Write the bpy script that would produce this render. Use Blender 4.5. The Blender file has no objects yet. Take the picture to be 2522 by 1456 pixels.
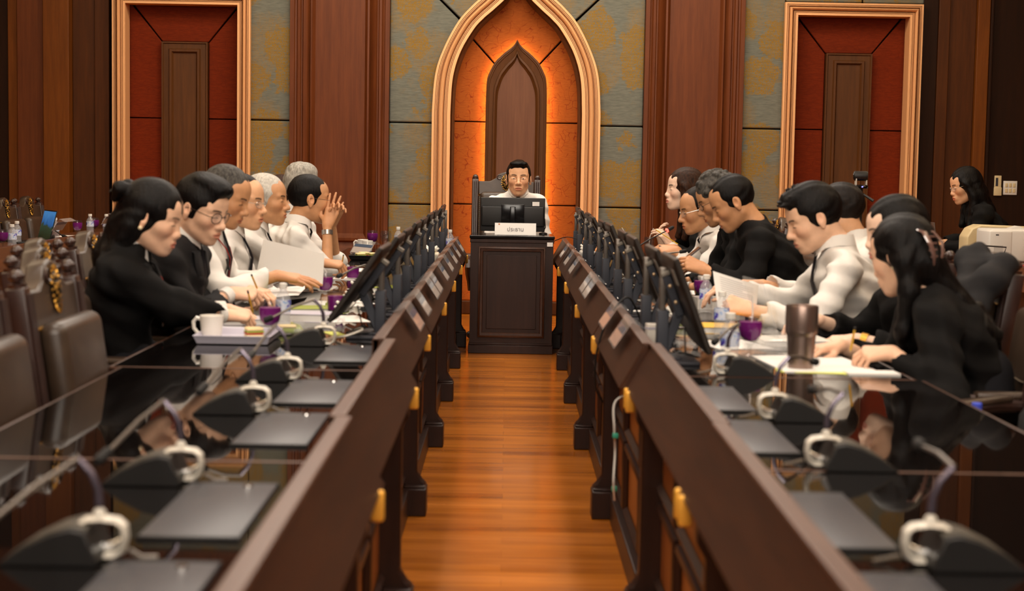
import bpy, bmesh, math, random
import numpy as np
from mathutils import Vector, Matrix

# ------------------------------------------------------------------ camera, world, lights, exposure
scene = bpy.context.scene
PI_ = math.pi
COL = scene.collection
F = 3900.0; ROLL = math.radians(1.0); EYE = 1.3
_d0 = np.array([(1251 - 1261) / F, -(416 - 728) / F, -1.0]); _Y = _d0 / np.linalg.norm(_d0)
_X = np.array([math.cos(ROLL), -math.sin(ROLL), 0.0]); _X = _X - _Y * _X.dot(_Y); _X /= np.linalg.norm(_X)
_Z = np.cross(_X, _Y); CM = np.array([_X, _Y, _Z])          # rows: world axes in camera space
cam_d = bpy.data.cameras.new('camera'); cam = bpy.data.objects.new('camera', cam_d); COL.objects.link(cam)
cam.matrix_world = Matrix(((CM[0][0], CM[0][1], CM[0][2], 0), (CM[1][0], CM[1][1], CM[1][2], 0),
                           (CM[2][0], CM[2][1], CM[2][2], EYE), (0, 0, 0, 1)))
cam_d.sensor_width = 36.0; cam_d.lens = F * 36.0 / 2522.0
cam_d.clip_start = 0.05; cam_d.clip_end = 60
cam_d.dof.use_dof = True; cam_d.dof.focus_distance = 12.1; cam_d.dof.aperture_fstop = 3.6
scene.camera = cam

def ray(px, py): return CM @ np.array([(px - 1261) / F, -(py - 728) / F, -1.0])
def at_y(px, py, Y): r = ray(px, py); p = r * (Y / r[1]); return Vector((p[0], p[1], p[2] + EYE))
def at_z(px, py, Z): r = ray(px, py); p = r * ((Z - EYE) / r[2]); return Vector((p[0], p[1], p[2] + EYE))

w = bpy.data.worlds.new('world'); scene.world = w; w.use_nodes = True
w.node_tree.nodes['Background'].inputs[0].default_value = (1.0, 0.78, 0.55, 1)
w.node_tree.nodes['Background'].inputs[1].default_value = 0.15

def area(name, loc, sx, sy, power, color=(1.0, 0.80, 0.58), target=None):
    l = bpy.data.lights.new(name, 'AREA'); l.shape = 'RECTANGLE'; l.size = sx; l.size_y = sy
    l.energy = power; l.color = color
    o = bpy.data.objects.new(name, l); COL.objects.link(o); o.location = loc
    if target:
        o.rotation_euler = (Vector(target) - Vector(loc)).to_track_quat('-Z', 'Y').to_euler()
    return o
# added fill lights: upward strips for soft ambience, one frontal area behind the camera
for sx in (-1, 1):
    o = area('fill_uplight', (sx*4.0, 6.5, 3.5), 0.5, 11.0, 240, (1.0, 0.91, 0.79)); o.rotation_euler = (PI_, 0, 0)
area('ceiling_and_fill_lamp', (0.0, -1.6, 3.5), 5.0, 1.4, 235, (1.0, 0.90, 0.78), (0, 7.5, 0.9))  # frontal fill, added to even out faces lit from overhead
# recessed downlight panels of the ceiling
for i, y in enumerate((1.2, 4.2, 7.2, 10.2)):
    for sx in (-1, 1):
        area('ceiling_and_fill_lamp', (sx * 1.15, y, 3.95), 0.9, 1.1, 50 if y > 2 else 30, (1.0, 0.89, 0.76))
area('ceiling_and_fill_lamp', (0.06, 11.6, 3.95), 2.0, 0.5, 50, (1.0, 0.89, 0.76), (0.06, 12.2, 0.5))
# wall washers in front of the back wall
for x, p in ((-1.6, 26), (0.07, 22), (1.7, 26)):
    area('wall_washer', (x, 12.6, 3.9), 1.0, 0.3, p, (1.0, 0.80, 0.58), (x, 14.3, 0.9))
for x in (-3.4, 3.4):
    area('wall_washer', (x, 11.8, 3.95), 0.6, 0.3, 14, (1.0, 0.80, 0.58), (x, 14.2, 0.6))
scene.view_settings.view_transform = 'Standard'; scene.view_settings.look = 'None'
scene.view_settings.gamma = 1.0; scene.view_settings.exposure = 0.0
scene.view_settings.use_curve_mapping = False
cy = scene.cycles
cy.use_denoising = True; cy.max_bounces = 6; cy.diffuse_bounces = 3; cy.glossy_bounces = 4
cy.transmission_bounces = 6; cy.transparent_max_bounces = 8; cy.caustics_reflective = False; cy.caustics_refractive = False
cy.sample_clamp_indirect = 4.0; cy.use_adaptive_sampling = True; cy.adaptive_threshold = 0.03

# ------------------------------------------------------------------ helpers
random.seed(7)
PI = math.pi
class MB:
    """collects shapes into one mesh; m = current material slot, T = current transform"""
    def __init__(s): s.v = []; s.f = []; s.mi = []; s.m = 0; s.T = Matrix.Identity(4)
    def add(s, vs, fs):
        b = len(s.v)
        for p in vs: s.v.append(tuple(s.T @ Vector(p)))
        for f in fs: s.f.append(tuple(b + i for i in f)); s.mi.append(s.m)
        return s
    def box(s, x0, x1, y0, y1, z0, z1):
        return s.add([(x0,y0,z0),(x1,y0,z0),(x1,y1,z0),(x0,y1,z0),(x0,y0,z1),(x1,y0,z1),(x1,y1,z1),(x0,y1,z1)],
                     [(0,3,2,1),(4,5,6,7),(0,1,5,4),(1,2,6,5),(2,3,7,6),(3,0,4,7)])
    def rbox(s, x0, x1, y0, y1, z0, z1, r, n=3):
        """box rounded on all edges"""
        bm = bmesh.new(); bmesh.ops.create_cube(bm, size=1)
        for v in bm.verts: v.co = Vector(((x0+x1)/2 + v.co.x*(x1-x0), (y0+y1)/2 + v.co.y*(y1-y0), (z0+z1)/2 + v.co.z*(z1-z0)))
        bmesh.ops.bevel(bm, geom=bm.edges[:], offset=r, segments=n, affect='EDGES', profile=0.5)
        bm.verts.index_update()
        s.add([v.co.copy() for v in bm.verts], [[v.index for v in f.verts] for f in bm.faces]); bm.free(); return s
    def prism(s, pts, axis, a, b):
        """polygon pts extruded between a and b along axis"""
        n = len(pts)
        def P(p, t):
            return {'x': (t, p[0], p[1]), 'y': (p[0], t, p[1]), 'z': (p[0], p[1], t)}[axis]
        return s.add([P(p, a) for p in pts] + [P(p, b) for p in pts],
                     [tuple(range(n))[::-1], tuple(range(n, 2*n))] + [(i, (i+1) % n, n + (i+1) % n, n + i) for i in range(n)])
    def grid(s, rows, close_u=False, close_v=False):
        nr = len(rows); nc = len(rows[0])
        vs = [p for r in rows for p in r]; fs = []
        for i in range(nr if close_v else nr - 1):
            for j in range(nc if close_u else nc - 1):
                i2 = (i+1) % nr; j2 = (j+1) % nc
                fs.append((i*nc+j, i*nc+j2, i2*nc+j2, i2*nc+j))
        return s.add(vs, fs)
    def lathe(s, prof, n=24, c=(0,0,0), cap0=False, cap1=False):
        rows = [[(c[0]+r*math.cos(2*PI*j/n), c[1]+r*math.sin(2*PI*j/n), c[2]+z) for j in range(n)] for r, z in prof]
        b = len(s.v); s.grid(rows, close_u=True)
        if cap0: s.f.append(tuple(b+j for j in range(n))[::-1]); s.mi.append(s.m)
        if cap1: k = b+(len(prof)-1)*n; s.f.append(tuple(k+j for j in range(n))); s.mi.append(s.m)
        return s
    def tube(s, pts, r, n=8, caps=True, sy=1.0, sx=1.0):
        """sweep a circle (radius r or list) along points"""
        pts = [Vector(p) for p in pts]; rows = []
        rr = r if isinstance(r, (list, tuple)) else [r]*len(pts)
        up = None
        for i, p in enumerate(pts):
            t = (pts[min(i+1, len(pts)-1)] - pts[max(i-1, 0)])
            if t.length < 1e-9: t = Vector((0,0,1))
            t.normalize()
            if up is None:
                up = Vector((0,0,1)) if abs(t.z) < 0.9 else Vector((1,0,0))
            a = t.cross(up); a.normalize(); b = a.cross(t); up = b
            rows.append([tuple(p + (a*math.cos(2*PI*j/n)*sx + b*math.sin(2*PI*j/n)*sy)*rr[i]) for j in range(n)])
        b0 = len(s.v); s.grid(rows, close_u=True)
        if caps:
            s.f.append(tuple(b0+j for j in range(n))[::-1]); s.mi.append(s.m)
            k = b0+(len(pts)-1)*n; s.f.append(tuple(k+j for j in range(n))); s.mi.append(s.m)
        return s
    def ball(s, c, r, n=12, sc=(1,1,1)):
        rows = [[(c[0]+sc[0]*r*math.sin(PI*i/n)*math.cos(2*PI*j/(2*n)), c[1]+sc[1]*r*math.sin(PI*i/n)*math.sin(2*PI*j/(2*n)), c[2]-sc[2]*r*math.cos(PI*i/n)) for j in range(2*n)] for i in range(n+1)]
        return s.grid(rows, close_u=True)
    def build(s, name, mats, parent=None, smooth=0.6, bevel=0, loc=None):
        me = bpy.data.meshes.new(name); me.from_pydata(s.v, [], s.f)
        if not isinstance(mats, (list, tuple)): mats = [mats]
        for m in mats: me.materials.append(m)
        me.polygons.foreach_set('material_index', s.mi)
        bm = bmesh.new(); bm.from_mesh(me)
        bmesh.ops.remove_doubles(bm, verts=bm.verts[:], dist=1e-5)
        bmesh.ops.recalc_face_normals(bm, faces=bm.faces[:]); bm.to_mesh(me); bm.free()
        if smooth:
            me.polygons.foreach_set('use_smooth', [True]*len(me.polygons)); me.set_sharp_from_angle(angle=smooth)
        o = bpy.data.objects.new(name, me); COL.objects.link(o)
        if parent: o.parent = parent
        if loc: o.location = loc
        if bevel:
            b = o.modifiers.new('bevel', 'BEVEL'); b.width = bevel; b.segments = 2; b.limit_method = 'ANGLE'; b.harden_normals = False
        return o

def tag(o, label=None, cat=None, group=None, kind=None):
    if label: o['label'] = label
    if cat: o['category'] = cat
    if group: o['group'] = group
    if kind: o['kind'] = kind
    return o
def thing(name, label, cat, loc=(0,0,0), rz=0, group=None):
    o = bpy.data.objects.new(name, None); COL.objects.link(o); o.location = loc; o.rotation_euler = (0, 0, rz)
    o.empty_display_size = 0.05
    return tag(o, label, cat, group)
def copy_tree(o, parent=None):
    c = o.copy(); COL.objects.link(c); c.parent = parent
    for ch in list(o.children): copy_tree(ch, c)
    return c
def dup(root, label, loc=None, rz=None, group=None):
    c = copy_tree(root)
    if loc is not None: c.location = loc
    if rz is not None: c.rotation_euler = (0, 0, rz)
    c['label'] = label
    if group: c['group'] = group
    return c

# ------------------------------------------------------------------ materials
def srgb(r, g, b):
    def f(c): c /= 255.0; return c/12.92 if c <= 0.04045 else ((c+0.055)/1.055)**2.4
    return (f(r), f(g), f(b), 1)
def newmat(name):
    m = bpy.data.materials.new(name); m.use_nodes = True; nt = m.node_tree; b = nt.nodes['Principled BSDF']; return m, nt, b
def mat(name, col, rough=0.5, metal=0.0, spec=0.5, coat=0, trans=0, ior=1.45, emit=None, estr=0, alpha=1, bump=0, bscale=200, sheen=0):
    m, nt, b = newmat(name)
    b.inputs['Base Color'].default_value = col; b.inputs['Roughness'].default_value = rough; b.inputs['Metallic'].default_value = metal
    b.inputs['Specular IOR Level'].default_value = spec; b.inputs['Coat Weight'].default_value = coat
    b.inputs['Transmission Weight'].default_value = trans; b.inputs['IOR'].default_value = ior; b.inputs['Alpha'].default_value = alpha
    b.inputs['Sheen Weight'].default_value = sheen
    if emit: b.inputs['Emission Color'].default_value = emit; b.inputs['Emission Strength'].default_value = estr
    if bump:
        n = nt.nodes.new('ShaderNodeTexNoise'); n.inputs['Scale'].default_value = bscale; n.inputs['Detail'].default_value = 3
        tc = nt.nodes.new('ShaderNodeTexCoord'); nt.links.new(tc.outputs['Object'], n.inputs['Vector'])
        bp = nt.nodes.new('ShaderNodeBump'); bp.inputs['Strength'].default_value = bump; bp.inputs['Distance'].default_value = 0.002
        nt.links.new(n.outputs['Fac'], bp.inputs['Height']); nt.links.new(bp.outputs['Normal'], b.inputs['Normal'])
    return m
def nz(nt, vec, scale, detail=4, rough=0.6, mapping=None):
    n = nt.nodes.new('ShaderNodeTexNoise'); n.inputs['Scale'].default_value = scale; n.inputs['Detail'].default_value = detail; n.inputs['Roughness'].default_value = rough
    if mapping:
        mp = nt.nodes.new('ShaderNodeMapping'); mp.inputs['Scale'].default_value = mapping; nt.links.new(vec, mp.inputs['Vector']); vec = mp.outputs['Vector']
    nt.links.new(vec, n.inputs['Vector']); return n.outputs['Fac']
def ramp(nt, fac, stops, interp='LINEAR'):
    r = nt.nodes.new('ShaderNodeValToRGB'); r.color_ramp.interpolation = interp
    while len(r.color_ramp.elements) < len(stops): r.color_ramp.elements.new(0.5)
    for e, (p, c) in zip(r.color_ramp.elements, stops): e.position = p; e.color = c if len(c) == 4 else (*c, 1)
    nt.links.new(fac, r.inputs['Fac']); return r.outputs['Color']
def mixc(nt, fac, a, b, mode='MIX'):
    n = nt.nodes.new('ShaderNodeMix'); n.data_type = 'RGBA'; n.blend_type = mode
    for sock, v in ((n.inputs[0], fac), (n.inputs[6], a), (n.inputs[7], b)):
        if hasattr(v, 'is_output'): nt.links.new(v, sock)
        else: sock.default_value = v
    return n.outputs[2]
def math_(nt, op, a, b=0.5):
    n = nt.nodes.new('ShaderNodeMath'); n.operation = op
    for sock, v in ((n.inputs[0], a), (n.inputs[1], b)):
        if hasattr(v, 'is_output'): nt.links.new(v, sock)
        else: sock.default_value = v
    return n.outputs[0]
def objvec(nt):
    return nt.nodes.new('ShaderNodeTexCoord').outputs['Object']
def wood(name, c1, c2, grain='z', rough=0.35, coat=0.2, scale=1.0, spec=0.5):
    m, nt, b = newmat(name); v = objvec(nt)
    s = {'x': (2, 30, 30), 'y': (30, 2, 30), 'z': (30, 30, 2)}[grain]; s = tuple(k*scale for k in s)
    f = nz(nt, v, 1.0, 6, 0.65, s); g = nz(nt, v, 0.9, 2, 0.5)
    col = ramp(nt, f, [(0.30, c1), (0.70, c2)])
    col = mixc(nt, math_(nt, 'MULTIPLY', g, 0.5), col, (c1[0]*0.75, c1[1]*0.7, c1[2]*0.7, 1))
    nt.links.new(col, b.inputs['Base Color']); b.inputs['Roughness'].default_value = rough; b.inputs['Specular IOR Level'].default_value = spec
    b.inputs['Coat Weight'].default_value = coat; b.inputs['Coat Roughness'].default_value = 0.25
    bp = nt.nodes.new('ShaderNodeBump'); bp.inputs['Strength'].default_value = 0.08; bp.inputs['Distance'].default_value = 0.002
    nt.links.new(f, bp.inputs['Height']); nt.links.new(bp.outputs['Normal'], b.inputs['Normal'])
    return m
M = {}
M['wall_wood'] = wood('red_brown_wood', srgb(88,43,16), srgb(114,60,25), 'z', 0.5, 0, spec=.25)
M['wall_wood_dark'] = wood('dark_brown_wall_wood', srgb(66,34,10), srgb(90,48,14), 'z', 0.55, 0, spec=.2)
M['wall_wood_orange'] = wood('orange_brown_wall_wood', srgb(98,52,12), srgb(126,70,18), 'z', 0.5, 0, spec=.2)
M['wall_wood_deep'] = wood('deep_brown_wall_wood', srgb(34,17,6), srgb(48,24,8), 'z', 0.6, 0, spec=.15)
M['niche_wood'] = wood('taupe_brown_wood', srgb(98,62,42), srgb(118,78,54), 'z', 0.5, 0, spec=.25)
M['niche_wood_edge'] = wood('umber_wood', srgb(76,44,16), srgb(98,58,22), 'z', 0.5, 0, spec=.25)
M['desk_wood'] = wood('dark_walnut', srgb(52,28,14), srgb(76,42,22), 'y', 0.38, 0.15, spec=.35)
M['desk_wood_v'] = wood('dark_walnut_upright', srgb(40,23,17), srgb(58,36,27), 'z', 0.4, 0.1, spec=.3)
M['desk_panel'] = wood('mid_brown_panel_wood', srgb(120,64,20), srgb(156,88,32), 'z', 0.4, 0.2)  # brown wood, made more orange to carry the glow from the floor
M['lip_top'] = wood('light_walnut_edge', srgb(84,58,46), srgb(108,78,64), 'y', 0.34, 0.2, spec=.4)
M['outer_desk'] = wood('outer_desk_wood', srgb(74,38,14), srgb(100,54,20), 'y', 0.4, 0.3)
M['chair_wood'] = wood('chair_wood', srgb(46,30,26), srgb(70,46,38), 'z', 0.35, 0.4)
M['copper'] = mat('copper_gold_frame', srgb(232,176,122), 0.5, 0.1, bump=0.1, bscale=60)
M['gold'] = mat('gold_metal', srgb(214,160,70), 0.35, 0.9)
M['latch_gold'] = mat('satin_brass', srgb(240,176,66), 0.5, 0.25)
M['glass_top'] = mat('black_glass_top', srgb(14,11,10), 0.03, 0, 0.4)
M['lid_grey'] = mat('anthracite_metal', srgb(56,56,62), 0.38, 0.0, 0.45)
M['arm_grey'] = mat('grey_powdercoat', srgb(62,64,72), 0.5, 0.2, bump=0.15, bscale=900)
M['arm_cap'] = mat('grey_cap', srgb(140,134,124), 0.5)
M['black_plastic'] = mat('black_plastic', srgb(24,22,21), 0.45, bump=0.1, bscale=900)
M['black_gloss'] = mat('black_gloss', srgb(12,12,13), 0.15)
M['mon_back'] = mat('monitor_back', srgb(40,33,28), 0.38)
M['silver'] = mat('silver_plastic', srgb(214,208,196), 0.4, 0.15)
M['chrome'] = mat('chrome', srgb(210,208,205), 0.15, 1.0)
M['neck_grey'] = mat('flexible_steel', srgb(120,112,104), 0.35, 0.7)
M['screw'] = mat('brass_screw', srgb(220,190,150), 0.3, 0.8)
M['white'] = mat('white_ceramic', srgb(236,230,220), 0.2, coat=0.5)
M['white_plastic'] = mat('white_plastic', srgb(226,222,214), 0.4)
M['cream_plastic'] = mat('cream_plastic', srgb(216,196,152), 0.45)
M['paper'] = mat('white_paper', srgb(238,235,230), 0.7)
M['tray'] = mat('lilac_grey_tray', srgb(196,192,206), 0.4)
M['purple'] = mat('butterfly_pea_juice', srgb(128,10,124), 0.25)
M['glass'] = mat('clear_glass', (.04,.04,.04,1), 0.03, spec=1.0, ior=1.7, alpha=0.13)
M['acrylic'] = mat('clear_acrylic', srgb(225,225,225), 0.06, trans=0.0, alpha=0.16)
M['pet'] = mat('bottle_plastic', (0.7,0.72,.76,1), 0.06, spec=1.0, ior=1.7, alpha=0.26)
M['tissue'] = mat('tissue', srgb(245,240,230), 0.8)
M['red_led'] = mat('red_light_ring', srgb(200,30,20), 0.4, emit=(1,0.08,0.05,1), estr=4)
M['blue_led'] = mat('blue_light', srgb(60,60,250), 0.4, emit=(0.15,0.15,1,1), estr=6)
M['yellow'] = mat('yellow_paint', srgb(236,186,40), 0.4)
M['black_rubber'] = mat('black_rubber', srgb(18,17,17), 0.7)
M['steel_bronze'] = mat('bronze_steel', srgb(150,128,118), 0.32, 0.85)
M['blue'] = mat('blue_plastic', srgb(60,80,200), 0.4)
M['food_green'] = mat('leaf_green', srgb(150,165,60), 0.6)
M['food_cream'] = mat('bread_cream', srgb(240,215,160), 0.7)
M['food_red'] = mat('fruit_red', srgb(190,70,50), 0.5)
M['laptop_grey'] = mat('laptop_grey', srgb(120,112,106), 0.35, 0.7)
M['led_strip'] = mat('warm_cove_strip', (1,0.6,0.25,1), 0.5, emit=(1.0,0.74,0.38,1), estr=20)
def leather():
    m, nt, b = newmat('brown_leather'); v = objvec(nt)
    f = nz(nt, v, 9, 4); g = nz(nt, v, 220, 2)
    nt.links.new(ramp(nt, f, [(0.3, srgb(52,39,30)), (0.75, srgb(74,58,45))]), b.inputs['Base Color'])
    b.inputs['Roughness'].default_value = 0.36; b.inputs['Coat Weight'].default_value = 0.15; b.inputs['Coat Roughness'].default_value = 0.4
    bp = nt.nodes.new('ShaderNodeBump'); bp.inputs['Strength'].default_value = 0.2; bp.inputs['Distance'].default_value = 0.002
    nt.links.new(g, bp.inputs['Height']); nt.links.new(bp.outputs['Normal'], b.inputs['Normal']); return m
M['leather'] = leather()
def floor_mat():
    m, nt, b = newmat('teak_plank_floor'); v = objvec(nt)
    br = nt.nodes.new('ShaderNodeTexBrick'); nt.links.new(v, br.inputs['Vector'])
    br.offset = 0.37; br.inputs['Scale'].default_value = 1.0; br.inputs['Brick Width'].default_value = 0.95; br.inputs['Row Height'].default_value = 0.095
    br.inputs['Mortar Size'].default_value = 0.0009; br.inputs['Mortar Smooth'].default_value = 0.3; br.inputs['Bias'].default_value = 0.0
    br.inputs['Color1'].default_value = srgb(142,72,14); br.inputs['Color2'].default_value = srgb(226,134,38); br.inputs['Mortar'].default_value = srgb(66,28,8)
    f = nz(nt, v, 1.0, 5, 0.6, (2.2, 34, 1)); g = nz(nt, v, 1.0, 3, 0.5, (0.8, 7, 1))
    col = mixc(nt, 0.55, br.outputs['Color'], ramp(nt, f, [(0.3, srgb(136,68,12)), (0.7, srgb(222,134,40))]))
    col = mixc(nt, 0.35, col, ramp(nt, g, [(0.35, srgb(120,58,10)), (0.65, srgb(220,130,36))]))
    nt.links.new(col, b.inputs['Base Color'])
    nt.links.new(ramp(nt, g, [(0.3, (0.16,)*3), (0.8, (0.30,)*3)]), b.inputs['Roughness'])
    b.inputs['Coat Weight'].default_value = 0.15; b.inputs['Coat Roughness'].default_value = 0.1; b.inputs['Specular IOR Level'].default_value = 0.35
    bp = nt.nodes.new('ShaderNodeBump'); bp.inputs['Strength'].default_value = 0.15; bp.inputs['Distance'].default_value = 0.001
    nt.links.new(br.outputs['Fac'], bp.inputs['Height']); nt.links.new(bp.outputs['Normal'], b.inputs['Normal']); return m
M['floor'] = floor_mat()
def blue_fabric():
    m, nt, b = newmat('grey_blue_silk_with_gold_leaves'); v = objvec(nt)
    mp = nt.nodes.new('ShaderNodeMapping'); mp.inputs['Scale'].default_value = (1, 1, 1); nt.links.new(v, mp.inputs['Vector']); vv = mp.outputs['Vector']
    def blobs(scale, seed, lo, hi):
        ad = nt.nodes.new('ShaderNodeVectorMath'); ad.operation = 'ADD'; ad.inputs[1].default_value = (seed, 0, seed*0.7); nt.links.new(vv, ad.inputs[0])
        # wobble the coordinates so the patch outlines are scalloped like leaves
        n = nt.nodes.new('ShaderNodeTexNoise'); n.inputs['Scale'].default_value = 13; n.inputs['Detail'].default_value = 5; n.inputs['Roughness'].default_value = 0.75; nt.links.new(ad.outputs[0], n.inputs['Vector'])
        ml = nt.nodes.new('ShaderNodeVectorMath'); ml.operation = 'MULTIPLY_ADD'; ml.inputs[1].default_value = (0.24,)*3; nt.links.new(n.outputs['Color'], ml.inputs[0]); nt.links.new(ad.outputs[0], ml.inputs[2])
        vo = nt.nodes.new('ShaderNodeTexVoronoi'); vo.inputs['Scale'].default_value = scale; vo.inputs['Randomness'].default_value = 0.75; nt.links.new(ml.outputs[0], vo.inputs['Vector'])
        return ramp(nt, vo.outputs['Distance'], [(lo, (1,1,1)), (hi, (0,0,0))])
    big = blobs(2.6, 3.1, 0.44, 0.47); soft = blobs(2.1, 11.3, 0.46, 0.60)
    vo2 = nt.nodes.new('ShaderNodeTexVoronoi'); vo2.feature = 'DISTANCE_TO_EDGE'; vo2.inputs['Scale'].default_value = 48; nt.links.new(vv, vo2.inputs['Vector'])
    veins = ramp(nt, vo2.outputs['Distance'], [(0.05, (0.30,)*3), (0.13, (1,1,1))])
    streak = nz(nt, v, 1.0, 3, 0.6, (14, 14, 160))
    base = ramp(nt, streak, [(0.3, srgb(92,96,88)), (0.7, srgb(116,118,108))])
    gold2 = mixc(nt, 0.45, base, srgb(140,108,44)); gold = mixc(nt, streak, srgb(122,96,40), srgb(146,112,44))
    c = mixc(nt, math_(nt, 'MULTIPLY', soft, veins), base, gold2); c = mixc(nt, math_(nt, 'MULTIPLY', big, veins), c, gold)
    nt.links.new(c, b.inputs['Base Color']); b.inputs['Roughness'].default_value = 0.75; b.inputs['Specular IOR Level'].default_value = 0.2
    return m
M['blue_fabric'] = blue_fabric()
def orange_fabric(name, c1, c2, c3):
    m, nt, b = newmat(name); v = objvec(nt)
    n = nt.nodes.new('ShaderNodeTexNoise'); n.inputs['Scale'].default_value = 4; n.inputs['Detail'].default_value = 2; nt.links.new(v, n.inputs['Vector'])
    ml = nt.nodes.new('ShaderNodeVectorMath'); ml.operation = 'MULTIPLY_ADD'; ml.inputs[1].default_value = (0.35,)*3; nt.links.new(n.outputs['Color'], ml.inputs[0]); nt.links.new(v, ml.inputs[2])
    vo = nt.nodes.new('ShaderNodeTexVoronoi'); vo.feature = 'DISTANCE_TO_EDGE'; vo.inputs['Scale'].default_value = 10; nt.links.new(ml.outputs[0], vo.inputs['Vector'])
    line = ramp(nt, vo.outputs['Distance'], [(0.008, (1,1,1)), (0.030, (0,0,0))])
    brk = ramp(nt, nz(nt, v, 12, 2), [(0.42, (0,0,0)), (0.55, (1,1,1))])
    weave = nz(nt, v, 1.0, 3, 0.6, (20, 20, 120))
    base = ramp(nt, weave, [(0.3, c1), (0.7, c2)])
    c = mixc(nt, math_(nt, 'MULTIPLY', math_(nt, 'MULTIPLY', line, brk), 0.8), base, c3)
    nt.links.new(c, b.inputs['Base Color']); b.inputs['Roughness'].default_value = 0.75; b.inputs['Specular IOR Level'].default_value = 0.15; return m
M['orange_fabric'] = orange_fabric('orange_silk', srgb(144,70,22), srgb(166,86,28), srgb(116,32,8))
M['red_fabric'] = orange_fabric('brick_red_silk', srgb(94,28,3), srgb(114,38,5), srgb(94,28,3))
# ------------------------------------------------------------------ room shell
RX0, RX1, RY0, RY1, RH = -5.3, 5.4, -2.5, 14.6, 4.2
CX = 0.065; WY = 14.2
o = MB().box(RX0-.2, RX1+.2, RY0-.2, RY1+.2, -0.1, 0).build('floor', M['floor'], smooth=0); tag(o, kind='structure')
M['ceiling'] = mat('ceiling_cream', srgb(205,190,165), 0.8)
o = MB().box(RX0-.2, RX1+.2, RY0-.2, RY1+.2, RH, RH+.1).build('ceiling', M['ceiling'], smooth=0); tag(o, kind='structure')
for nm, a in (('wall_left', (RX0-.1, RX0, RY0, RY1)), ('wall_right', (RX1, RX1+.1, RY0, RY1)), ('wall_front', (RX0, RX1, RY0-.1, RY0))):
    wmb = MB().box(*a, 0, RH).build(nm, M['wall_wood_dark'], smooth=0); tag(wmb, kind='structure')
    if nm != 'wall_front':          # pilasters and panel mouldings down the side walls
        xs = a[1] if nm == 'wall_left' else a[0]; sg = 1 if nm == 'wall_left' else -1
        for k in range(8):
            y0 = -1.6 + k*2.0
            p = MB()
            for (d, e, z0, z1) in ((0, 0.04, 0.1, 3.9), (0.07, 0.055, 0.17, 3.83)):
                p.box(min(xs, xs+sg*e), max(xs, xs+sg*e), y0+d, y0+0.5-d, z0, z1)
            p.build('pilaster', M['wall_wood'], wmb, bevel=0.006)
wb = MB().box(RX0, RX1, RY1-.05, RY1, 0, RH).build('wall_back', M['wall_wood_deep'], smooth=0); tag(wb, kind='structure')

def seam_pieces(name, polys, matl, y, parent, th=0.05, bev=0.012):
    """padded panels, one polygon each, with a rounded border"""
    for poly in polys:
        MB().prism(poly, 'y', y, y+th).build(name, matl, parent, smooth=0.9, bevel=bev)
def poly_frame(name, outer, inner, prof, matl, y, parent, closed=False):
    """moulding lofted between two outlines; prof = [(s, depth toward the room)]"""
    rows = []
    for s, d in prof:
        rows.append([(a[0]+(b[0]-a[0])*s, y-d, a[1]+(b[1]-a[1])*s) for a, b in zip(outer, inner)])
    return MB().grid(rows, close_u=closed).build(name, matl, parent, smooth=0.5)
def smooth_curve(pts, n=8):
    """Catmull-Rom through the points"""
    out = []
    for i in range(len(pts)-1):
        p0 = pts[max(i-1, 0)]; p1 = pts[i]; p2 = pts[i+1]; p3 = pts[min(i+2, len(pts)-1)]
        for k in range(n):
            t = k/n
            out.append(tuple(0.5*((2*p1[j])+(-p0[j]+p2[j])*t+(2*p0[j]-5*p1[j]+4*p2[j]-p3[j])*t*t+(-p0[j]+3*p1[j]-3*p2[j]+p3[j])*t**3) for j in range(2)))
    out.append(pts[-1]); return out
# half outlines (half width, height) of the ogee arch
arch_o = smooth_curve([(.7475,0),(.7475,.8),(.7475,1.60),(.745,1.85),(.72,2.14),(.648,2.36),(.53,2.585),(.415,2.72),(.313,2.815),(.17,2.95),(.07,3.09),(0,3.26)])
arch_i = smooth_curve([(.585,0),(.585,.8),(.585,1.60),(.583,1.85),(.565,2.11),(.50,2.33),(.385,2.53),(.30,2.625),(.215,2.70),(.11,2.80),(.045,2.89),(0,3.0)])
pan_o = smooth_curve([(.275,0),(.275,.7),(.275,1.4),(.274,1.90),(.266,2.09),(.24,2.17),(.197,2.25),(.15,2.30),(.106,2.34),(.06,2.375),(.025,2.41),(0,2.455)])
def full(half, cx=CX):
    L = [(cx-x, z) for x, z in half]; R = [(cx+x, z) for x, z in half[::-1]]
    return L + R[1:]
def inset(half, d, apex):
    """scale a half outline inward"""
    w0 = half[0][0]; h = half[-1][1]
    return [(x*(w0-d)/w0, z*(h-apex)/h) for x, z in half]
MOULD = [(0,0),(0,.060),(.13,.060),(.142,.034),(.158,.034),(.17,.060),(.205,.060),(.217,.034),(.233,.034),(.245,.060),(.27,.060),(.285,.004),(.33,.004),(.35,.045),(.40,.076),(.48,.088),(.56,.076),(.61,.045),(.63,.004),(.665,.004),(.675,.052),(.71,.052),(.722,.028),(.738,.028),(.75,.052),(.78,.052),(.792,.028),(.808,.028),(.82,.052),(1,.052),(1,-.12)]
poly_frame('arch_frame', full(arch_o), full(arch_i), MOULD, M['copper'], WY-.02, wb)
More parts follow.
